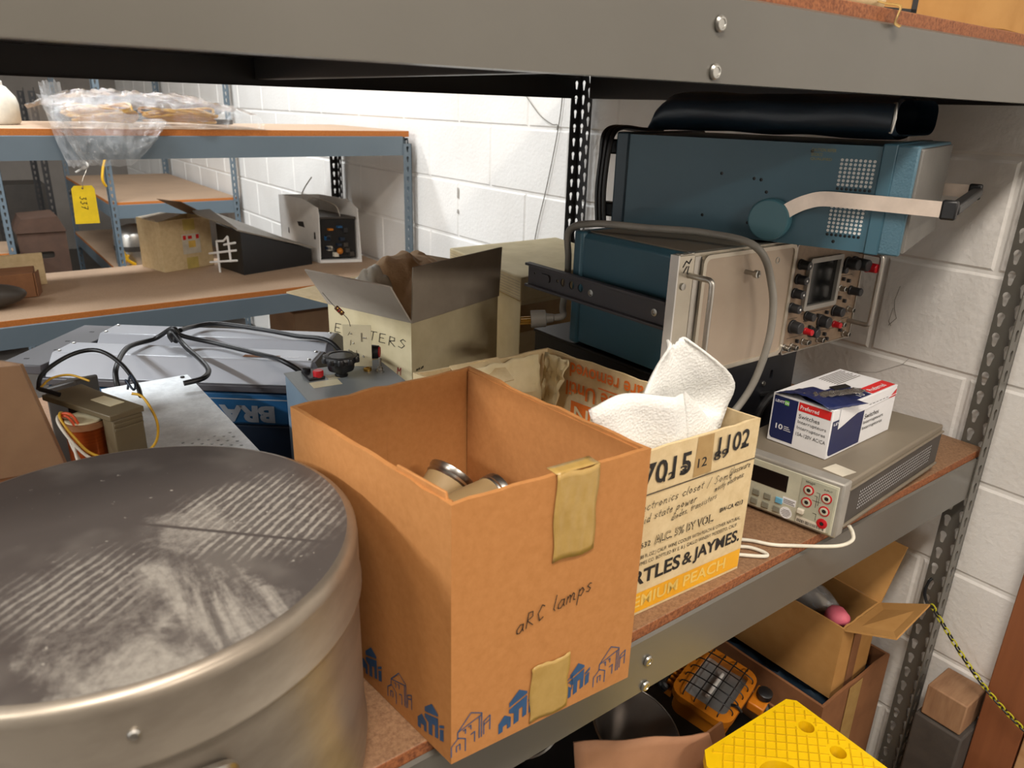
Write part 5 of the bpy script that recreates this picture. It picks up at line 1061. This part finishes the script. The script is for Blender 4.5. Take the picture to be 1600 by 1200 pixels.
# cables in a clear bag
def coil(label, cx, cy, rx, ry, n, z0, seed, mat, dz=.008):
    r_ = random.Random(seed); mb = MB(); pts = []
    for k in range(n):
        ox, oy, ax, ay = r_.uniform(-.012, .012), r_.uniform(-.012, .012), rx * r_.uniform(.8, 1.), ry * r_.uniform(.75, 1.)
        for j in range(14):
            a = 2 * math.pi * j / 14; pts.append((cx + ox + ax * math.cos(a), cy + oy + ay * math.sin(a), z0 + .018 + k * dz + .010 * math.sin(a * 2 + k) * (.3 + k / n)+ (.006 if k else 0)))
    mb.tube(cr(pts, 3), .0045, 6); return solo('coiled_cable', mb, mat, label, 'cable', 'cables inside the clear bag', sharp=60)
coil('yellow cable coil at the left inside the clear plastic bag', -1.06, 2.46, .115, .10, 8, ZU, 2, 'yellowcable', .0050); coil('yellow cable coil at the right inside the clear plastic bag', -.80, 2.50, .125, .12, 8, ZU, 5, 'yellowcable', .0035); coil('grey cable coil behind the yellow ones inside the clear plastic bag', -.95, 2.66, .18, .035, 4, ZU, 8, 'rubber', .006)
t = thing('plastic_bag', 'clear plastic bag of cables sagging over the edge of the far top shelf', 'bag', (-.95, 2.45, ZU))
def bag_top(u, v):
    x = -1.235 + .635 * u; y = 2.195 + .57 * v; e = math.sin(math.pi * min(1, max(0, v))) ** .22 * (math.sin(math.pi * (.03 + .94 * u)) ** .22)
    n = noise.noise(V((u * 9, v * 7, 1))) * .6 + abs(noise.noise(V((u * 21, v * 15, 4)))) * .6
    return V((x + .03 * noise.noise(V((v * 6, 3, u))), y + .02 * noise.noise(V((u * 8, 2, v))), ZU + .004 + (.112 - .030 * u) * e + .030 * n * e))
obj('bag_film', MB().grid(bag_top, 70, 44), 'bagfilm', t, sharp=25)
KN = V((-1.171, 2.170, .378))
def bag_drape(u, v):   # from the shelf edge down to the knot, with a right-hand lobe
    top = V((-1.265 + .345 * u, 2.186 + .01 * math.sin(9 * u), ZU + .055 + .04 * (1 - u) - .03 * u)); bot = cr([KN + V((-.012, 0, .012)), KN, KN + V((.05, -.004, .0)), KN + V((.12, -.004, -.002)), KN + V((.165, 0, .028)), KN + V((.20, .004, .062))], 5)
    k = u * (len(bot) - 1); i = int(min(k, len(bot) - 2)); b = bot[i].lerp(bot[i + 1], k - i)
    p = top.lerp(b, v ** .9); n = noise.noise(V((u * 11, v * 3, 6))) + .7 * abs(noise.noise(V((u * 26, v * 6, 2))))
    return p + V((.008 * n, -.012 - .030 * math.sin(math.pi * v) * (.6 + .4 * n), .006 * n))
obj('bag_corner', MB().grid(bag_drape, 60, 30), 'film2', t, sharp=25); 
def bag_neck(u, v):
    n = noise.noise(V((u * 8, v * 7, 11))); return V((-1.255 + .055 * u + .04 * v * v, 2.16 - .03 * math.sin(math.pi * u) + .01 * n, ZU + .13 - .235 * v + .01 * n))
obj('bag_corner', MB().grid(bag_neck, 20, 30), 'film2', t, sharp=25)
obj('bag_knot', MB().tube(cr([KN + V((-.006, -.012, .012)), KN + V((.004, -.016, .002)), KN + V((-.012, -.018, -.008)), KN + V((-.03, -.018, -.018))], 5), [.006] * 10 + [.003] * 6, 8), 'white', t)
t = thing('yellow_tag', 'yellow tag numbered 337 hanging on a wire from the clear bag', 'tag', (-1.192, 2.15, .21))
fTg = F((-1.224, 2.150, .2085), (.985, -.06, 0), (.06, 0, .998))
mb = MB(); plate(mb, fTg, [(0, 0), (.066, 0), (.066, .103), (.060, .113), (.012, .113), (.004, .104)], [circ(.034, .105, .003, 12)], 0, .0012); obj('tag_plate', mb, 'yellowtag', t)
vf = hand('337', .0, .0, .010, .0016); vf = ([(.046 - .0 + (b * 1.0) - .024, .082 - a * 1.25) for a, b in vf[0]], vf[1]); decal('handwriting', t, fTg, vf, 'ink', .0018)
obj('tie_wire', MB().tube(cr([fTg.p(.034, .105, .001), fTg.p(.036, .118, .002), fTg.p(.038, .13, 0), KN + V((.004, -.014, -.004)), KN + V((-.004, -.022, .004))], 6), .0008, 6), 'zinc', t)
# small dark tray behind the bag on the top shelf
solo('dark_tray', MB().box(-.62, -.545, 2.72, 2.80, ZU + .001, ZU + .018), 'metdark', 'small dark block behind the right end of the clear bag', 'block', bevel=.002)
# ------------------------------------------------------------------ things on the narrow rack and beyond
solo('olive_carton', MB().box(-.475, -.23, 2.40, 2.70, -.719, -.235), 'dustcard', 'tall dull brown carton under the far middle shelf', 'box', bevel=.003)
t = thing('metal_canister', 'silver metal canister on the lower shelf of the narrow rack', 'canister', (-.60, 4.66, -.42))
obj('canister_body', MB().lathe([(.11, 0), (.12, .02), (.12, .19), (.10, .23), (.04, .25)], 32, (-.62, 4.66, -.419)), 'alu', t, sharp=50); obj('canister_band', MB().lathe([(.122, .10), (.122, .13)], 32, (-.62, 4.66, -.419), capb=False, capt=False), 'metdark', t)
obj('yellow_strap', MB().tube(cr([(-.72, 4.53, -.30), (-.70, 4.52, -.36), (-.66, 4.525, -.395), (-.73, 4.52, -.40), (-.69, 4.53, -.33)], 5), .010, 6), 'yellowcable', t)
t = thing('dark_crate', 'dark shadowed crate with a handle hole on the floor beyond the racks', 'crate', (-1.12, 4.95, FL))
fD = F((-1.235, 4.62, -.60), (1, 0, 0), (0, 0, 1)); mb = MB(); plate(mb, fD, rect(0, 0, .245, .42), [rrect(.08, .27, .17, .31, .015)], -.01, 0); obj('crate_front', mb, 'darkcard', t); obj('crate_body', MB().box(-1.235, -.99, 4.64, 4.92, FL, -.18), 'metdark', t)
obj('crate_lid', MB().hexa([(-1.24, 4.61, -.178), (-.985, 4.61, -.178), (-.985, 4.93, -.178), (-1.24, 4.93, -.178), (-1.20, 4.61, -.10), (-1.02, 4.61, -.09), (-1.02, 4.93, -.09), (-1.20, 4.93, -.10)]), 'darkcard', t)
mb = MB(); mb.tube(cr([(-.742, 4.40, .28), (-.775, 4.385, .20), (-.79, 4.38, .13), (-.775, 4.39, .09)], 6), .007, 6); solo('yellow_rope', mb, 'yellowcable', 'short yellow rope hanging by the post of the narrow rack', 'rope', sharp=60)
solo('black_cabinet', MB().box(-1.25, -.86, 6.6, 7.0, FL, -.10), 'metdark', 'dark cabinet against the far grey wall', 'cabinet', bevel=.004)
# ------------------------------------------------------------------ wires on the white wall
mb = MB(); mb.tube(cr([(-.006, 1.327, .75), (-.007, 1.326, .616), (-.007, 1.342, .507), (-.007, 1.38, .353), (-.007, 1.428, .186), (-.007, 1.45, .02)], 8), .0018, 6); solo('thin_wire', mb, 'greycable', 'thin grey wire hanging down the white wall', 'wire', sharp=60)
mb = MB(); mb.tube(cr([(-.006, 1.56, .66), (-.006, 1.504, .615), (-.006, 1.43, .56), (-.006, 1.37, .536), (-.006, 1.345, .535), (-.006, 1.345, .52)], 8), .0014, 6); solo('thin_wire', mb, 'greycable', 'short slanting wire on the white wall, left of the hanging one', 'wire', sharp=60)
# scuffs and cracks on the wall
M['scuff'] = pm('grey_scuff', (168, 162, 154), .8)
fw = FW
sc_ = ribbon([[(-.30 + .004 * k, .400 - .0), (-.305 + .004 * k, .445 + .01 * (k % 3))] for k in ()], .002)
def wallmark(lines, wd, mat='scuff'):
    return obj('crack', MB().flat(fw, ribbon(lines, wd), .0012), mat, WR, recalc=False)
wallmark([[(-.238, .262), (-.243, .232), (-.240, .214), (-.232, .196), (-.245, .178)], [(-.243, .215), (-.246, .186), (-.240, .178)]], .0013)
wallmark([[(-.32, .040), (-.29, .062), (-.25, .072), (-.20, .105), (-.17, .106)], [(-.20, .105), (-.19, .12)], [(-.29, .062), (-.285, .05)]], .0008)
wallmark([[(-1.905, .2932), (-1.905, .262)], [(-1.905, .214), (-1.905, .206)]], .010, 'scuff')
# ------------------------------------------------------------------ things on the upper shelf
ZS = .698
t = thing('cardboard_box', 'orange-brown carton with black tape at the top right, on the upper shelf', 'box', (-.33, .15, ZS))
obj('box_body', MB().hexa([(x, y, z) for z in (ZS, ZS + .22) for x, y in ((-.560, .085), (-.345, .012), (-.12, .035), (-.16, .30))]), 'kraft2', t, bevel=.002)
fX = face((-.560, .085), (-.345, .012), ZS)
decal('black_tape', t, fX, merge(qv(.0, .004, .075, .016), qv(.066, .004, .075, .10)), 'black', .0007)
t = thing('cardboard_tray', 'tan carton with a loose curl of tape, top right on the upper shelf', 'box', (-.62, .12, ZS))
obj('box_body', MB().hexa([(x, y, z) for z in (ZS + .001, ZS + .16) for x, y in ((-.80, .035), (-.595, .040), (-.58, .075), (-.80, .22))]), 'beige', t, bevel=.012, seg=4)
tp = cr([(-.628, .036, .708), (-.640, .018, .703), (-.652, -.004, .698), (-.663, -.010, .688), (-.661, -.007, .680), (-.652, -.009, .6765)], 6)
mb = MB(); mb.grid(lambda u, v: tp[int(round(u * (len(tp) - 1)))] + V((.012 * v, .004 * v, .003 * v)), len(tp) - 1, 2); obj('tape_curl', mb, 'tape', t, solid=.0006)
# ------------------------------------------------------------------ below the shelf
ZQ = -.5
OQ = [(-.340, .053), (-.078, .058), (-.075, .60), (-.352, .60)]
t = thing('cardboard_box', 'large brown carton on the floor by the rack post, a tan box standing in it', 'box', (-.2, .33, FL))
shell(t, 'box_walls', OQ, FL + .001, ZQ, 'kraft3', .006, jit=.0012)
obj('tape_strip', MB().fbox(face(OQ[0], OQ[1], FL), .10, .15, .12, .355, .0004, .0010), 'oldtape', t)
mb = MB(); mb.grid(lambda u, v: V((-.322 + .225 * u, .074 + .50 * v, -.545 + .016 * noise.noise(V((u * 9, v * 9, 2))) + .010 * noise.noise(V((u * 25, v * 25, 5))))), 40, 40)
solo('black_sheeting', mb, 'vinyl', 'crumpled black plastic sheeting filling the large brown carton', 'plastic sheeting', sharp=50, solid=.002)
IQ = [(-.283, .072), (-.140, .076), (-.130, .50), (-.290, .50)]; ZI0, ZI = -.522, -.352
t = thing('cardboard_box', 'tan open box with one raised flap, standing inside the large brown carton', 'box', (-.21, .29, ZI0))
shell(t, 'box_walls', IQ, ZI0, ZI, 'kraft2', .004, jit=.0010)
obj('front_flap', MB().quad((IQ[0][0], IQ[0][1], ZI), (IQ[1][0], IQ[1][1], ZI), (-.138, -.012, ZI + .050), (-.262, -.015, ZI + .028), .004), 'kraft2', t)
obj('side_flap', MB().quad((IQ[1][0], IQ[1][1], ZI), (IQ[2][0], IQ[2][1], ZI), (-.088, .42, ZI + .12), (-.092, .070, ZI + .118), .004), 'kraft2', t)
decal('dark_tape', t, face(IQ[0], IQ[1], 0), qv(.052, ZI0, .085, ZI - .002), 'kraft3', .0008)
t = thing('foam_parcel', 'clear wrapped parcel with a pink end inside the tan box', 'parcel', (-.23, .2, -.45))
mb = MB(); mb.ell((-.225, .245, -.365), .040, .14, .040, 22, 14)
for i in range(len(mb.v)): n_ = noise.noise(mb.v[i] * 22); mb.v[i] = mb.v[i] + V((.010 * n_, .006 * n_, .012 * n_))
obj('wrapping', mb, 'film2', t, sharp=40); mb = MB(); mb.ell((-.245, .108, -.360), .020, .026, .018, 16, 10)
for i in range(len(mb.v)): n_ = noise.noise(mb.v[i] * 40); mb.v[i] = mb.v[i] + V((.006 * n_, .004 * n_, .008 * n_))
obj('pink_end', mb, 'pinkplastic', t, sharp=40)
obj('filling', MB().ell((-.225, .25, -.372), .034, .12, .034, 18, 12), 'greycard', t, sharp=60)
# box of odds and ends with bent flap, holding the lamp and reflectors
UQ = [(-.960, .075), (-.372, .062), (-.366, .56), (-.960, .56)]; ZW = -.54
t = thing('cardboard_box', 'wide brown carton on the floor under the rack, its front flap bent out', 'box', (-.66, .33, FL))
shell(t, 'box_walls', UQ, FL + .001, ZW, 'kraft3', .006, jit=.001)
def bent(u, v):
    lo_ = V((-.955, .070, ZW)).lerp(V((-.625, .060, ZW)), u); hi_ = V((-.945, .112, -.282)).lerp(V((-.690, .066, -.372)), u)
    return lo_.lerp(hi_, v) + V((0, -.004 * math.sin(math.pi * v) + .006 * abs(u - .55 - .3 * v), .002 * math.sin(14 * u) * v))
M['flapcard'] = pm('lighter_brown_cardboard', (172, 126, 94), .75, col2=(158, 114, 84), sc=12)
obj('bent_flap', MB().grid(bent, 14, 12), 'flapcard', t, solid=.004); obj('corner_flap', MB().quad((-.690, .072, -.374), (-.625, .070, ZW), (-.585, .072, ZW), (-.640, .080, -.385), .004), 'kraft3', t)
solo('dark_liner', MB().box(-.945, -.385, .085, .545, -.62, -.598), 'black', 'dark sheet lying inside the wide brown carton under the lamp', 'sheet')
def reflector(label, c, ax, r, h):
    t = thing('reflector_dish', label, 'reflector', c, 0, 'metal reflector dishes under the rack')
    mb = MB(); mb.lathe([(r * .32, 0), (r * .36, h * .15), (r * .62, h * .55), (r * .9, h * .9), (r, h), (r * .97, h), (r * .87, h * .88), (r * .58, h * .5), (r * .3, h * .1)], 40, c, ax, True, True); obj('dish', mb, 'pot', t, sharp=50); obj('rim', MB().lathe([(r, h - .002), (r + .003, h), (r, h + .002)], 40, c, ax, False, False), 'zinc', t); obj('socket', MB().lathe([(r * .3, -.05), (r * .33, 0)], 28, c, ax), 'metdark', t)
reflector('spun metal reflector dish leaning beside the orange work lamp', (-.735, .225, -.535), (.15, -.30, .80), .085, .095); reflector('spun metal reflector dish deeper under the shelf, behind the other', (-.60, .42, -.54), (.3, -.1, .8), .075, .08); reflector('spun metal reflector dish farthest left in the shade', (-.86, .36, -.54), (-.1, -.2, .9), .075, .08)
# orange caged work lamp
t = thing('work_lamp', 'orange caged halogen work lamp leaning under the shelf, beside the yellow step', 'lamp', (-.60, .13, -.5))
LC = V((-.497, .195, -.466)); lx = V((.955, .255, .08)).normalized(); lyy = V((-.15, .95, .16)); ly = (lyy - lx * lyy.dot(lx)).normalized(); fLm = F(LC, lx, ly)
if fLm.n.dot(CAMP - LC) < 0: fLm = F(LC, -lx, ly)
fr_o = rrect(-.078, -.062, .078, .062, .026, 5); fr_i = rrect(-.060, -.046, .060, .042, .012, 4)
mb = MB(); plate(mb, fLm, fr_o, [fr_i], -.012, .004); obj('lamp_frame', mb, 'lamporange', t, bevel=.002)
mb = MB(); plate(mb, fLm, rrect(-.072, -.056, .072, .056, .024, 5), [], -.050, -.012); hs_ = obj('lamp_housing', mb, 'lamporange', t, bevel=.002)
mb = MB(); mb.grid(lambda u, v: fLm.p(-.060 + .12 * u, -.046 + .088 * v, -.0105 + .006 * (abs(2 * v - 1) ** 2)), 10, 12); obj('reflector', mb, 'reflector', t)
obj('bulb', MB().cyl(fLm.p(-.035, 0, -.003), fLm.p(.035, 0, -.003), .004, n=14), 'white', t)
cg = MB()
for k in range(5):
    x = -.048 + .024 * k; cg.tube(cr([fLm.p(x, -.056, .002), fLm.p(x, -.050, .016), fLm.p(x, 0, .020), fLm.p(x, .046, .016), fLm.p(x, .054, .002)], 5), .0013, 6)
for k in range(4):
    y = -.036 + .024 * k; cg.tube(cr([fLm.p(-.070, y, .002), fLm.p(-.064, y, .015), fLm.p(0, y, .018), fLm.p(.064, y, .015), fLm.p(.070, y, .002)], 5), .0013, 6)
obj('wire_cage', cg, 'black', t)
fins = MB()
for k in range(9): x = -.052 + .012 * k; fins.fbox(fLm, x, x + .005, .062, .076, -.045, -.006)
obj('cooling_fins', fins, 'lamporange', hs_); obj('handle', MB().tube(cr([fLm.p(-.06, .07, -.02), fLm.p(-.05, .086, -.012), fLm.p(.05, .086, -.012), fLm.p(.06, .07, -.02)], 6), .009, 10), 'black', t)
obj('tilt_knob', MB().lathe([(.015, 0), (.015, .012), (.012, .014)], 24, fLm.p(.060, -.082, -.02), fLm.n), 'black', t); obj('bracket', MB().fbox(fLm, .030, .085, -.095, -.062, -.045, -.024), 'lamporange', t, bevel=.003); obj('stand_tube', MB().tube(cr([fLm.p(.058, -.085, -.03), fLm.p(.02, -.12, -.06), fLm.p(-.03, -.10, -.08), fLm.p(-.05, -.06, -.095)], 6), .009, 10), 'black', t)
obj('latch', MB().tube(cr([fLm.p(-.028, -.046, .006), fLm.p(-.030, -.056, .012), fLm.p(-.028, -.066, .004)], 5), .003, 8), 'black', t)
# yellow step
ST = -.346; sa = math.radians(-1.5); SO = V((-.532, .024, ST)); s1 = V((-1, .045, 0)).normalized(); s2 = V((-.01, -1, 0)).normalized(); SW, SD = .232, .30
t = thing('step_stool', 'bright yellow plastic step with a diamond tread and round holes', 'step', SO + s1 * .11 + s2 * .15 - V((0, 0, ST - FL)) * 1)
RM[t.name] = Matrix.Translation(t.location).inverted()
fS = F(SO + s1 * SW, -s1, -s2)     # origin back left, x to the right, y away
hol = [circ(.196, -.057, .0125, 24), circ(.194, -.116, .0125, 24), circ(.077, -.100, .034, 36), circ(.030, -.052, .010, 24) if False else circ(SW - .030, -.20, .0135, 24)]
out_ = [(.0, -SD), (SW, -SD), (SW, -.012), (SW - .012, 0), (.020, 0), (.0, -.022)]
mb = MB(); plate(mb, fS, out_, hol, -.022, 0); tp_ = obj('tread', mb, 'stepyellow', t, bevel=.0015)
def inside(x, y, m=.004):
    if not (.006 < x < SW - .006 and -SD + .006 < y < -.006) or (x < .026 and y > -.03): return False
    return all((x - sum(p[0] for p in h) / len(h)) ** 2 + (y - sum(p[1] for p in h) / len(h)) ** 2 > (max(p[0] for p in h) - sum(p[0] for p in h) / len(h) + m) ** 2 for h in hol)
rd = MB(); st_ = .0205
for sgn in (1, -1):
    for k in range(-22, 36):
        seg = []; N_ = 120
        for i in range(N_ + 1):
            x = SW * i / N_; y = -.32 + k * st_ + (x * .82 if sgn > 0 else (SW - x) * .82)
            if inside(x, y): seg.append((x, y))
            else:
                if len(seg) > 3: rd.tube([fS.p(a, b, .0004) for a, b in (seg[0], seg[-1])], .0011, 4)
                seg = []
        if len(seg) > 3: rd.tube([fS.p(a, b, .0004) for a, b in (seg[0], seg[-1])], .0011, 4)
obj('tread_pattern', rd, 'stepseam', tp_, sharp=60)
for x0, x1, y0, y1 in ((.004, .012, -SD + .004, -.024), (SW - .012, SW - .004, -SD + .004, -.014)): obj('side_wall', MB().hexa([fS.p(a, b, c) for c in (-(ST - FL), -.021) for a, b in ((x0, y0), (x1, y0), (x1, y1), (x0, y1))]), 'stepyellow', t)
obj('back_wall', MB().hexa([fS.p(a, b, c) for c in (-(ST - FL) * .35, -.021) for a, b in ((.022, -.014), (SW - .014, -.014), (SW - .014, -.006), (.022, -.006))]), 'stepyellow', t)
# chain from post to the right
t = thing('plastic_chain', 'yellow and black chain running from the rack post down to the right', 'chain', (-.1, -.12, -.5))
c0, c1_ = V((-.165, -.022, -.305)), V((-.075, -.235, -.520)); c0 = V((-.075, .002, -.346)); n_l = 26; c1_ = V((-.070, -.225, -.512)); pr_ = None
dc = (c1_ - c0); side = dc.cross(V((1, 0, 0))).normalized(); nrm = dc.cross(side).normalized()
def link(k, mat):
    f = k / n_l; c = c0.lerp(c1_, f) + V((0, 0, -.022 * math.sin(math.pi * f))); d = (c0.lerp(c1_, f + .01) + V((0, 0, -.022 * math.sin(math.pi * (f + .01)))) - c).normalized(); s_ = (side if k % 2 == 0 else nrm); s_ = (s_ - d * s_.dot(d)).normalized(); L_, w_ = .0074, .0040
    pts = [c + d * (L_ * math.copysign(abs(math.cos(a)) ** .8, math.cos(a))) + s_ * w_ * math.copysign(abs(math.sin(a)) ** .8, math.sin(a)) for a in [2 * math.pi * j / 14 for j in range(14)]]
    return MB().tube(pts, .0016, 6, closed=True)
for k in range(n_l): obj('link', link(k, 0), 'chainy' if k % 2 == 0 else 'black', t, sharp=60, label=('yellow link' if k % 2 == 0 else 'black link'))
obj('hook', MB().tube(cr([c0, c0 + V((-.004, .012, .006)), c0 + V((.010, .026, .020)), c0 + V((.034, .032, .030)), c0 + V((.042, .030, .036))], 6), .003, 8), 'black', t)
# timber and plank by the wall
solo('timber_block', MB().box(-.095, -.006, -.110, -.032, -.578, -.505), 'wood', 'weathered timber offcut on the dark block against the wall', 'timber', bevel=.003)
solo('concrete_block', MB().box(-.1, -.006, -.118, -.024, FL + .001, -.581), 'concrete', 'dark block on the floor against the wall, beside the rack post', 'block', bevel=.004)
solo('wooden_plank', MB().box(-.046, -.012, -.196, -.119, FL + .001, .35), 'woodred', 'reddish-brown plank standing upright against the white wall', 'plank', bevel=.002)
solo('plywood_panel', MB().box(-.046, -.018, -.62, -.199, FL + .001, -.395), 'ply', 'pale plywood panel against the wall, right of the plank', 'panel', bevel=.002)
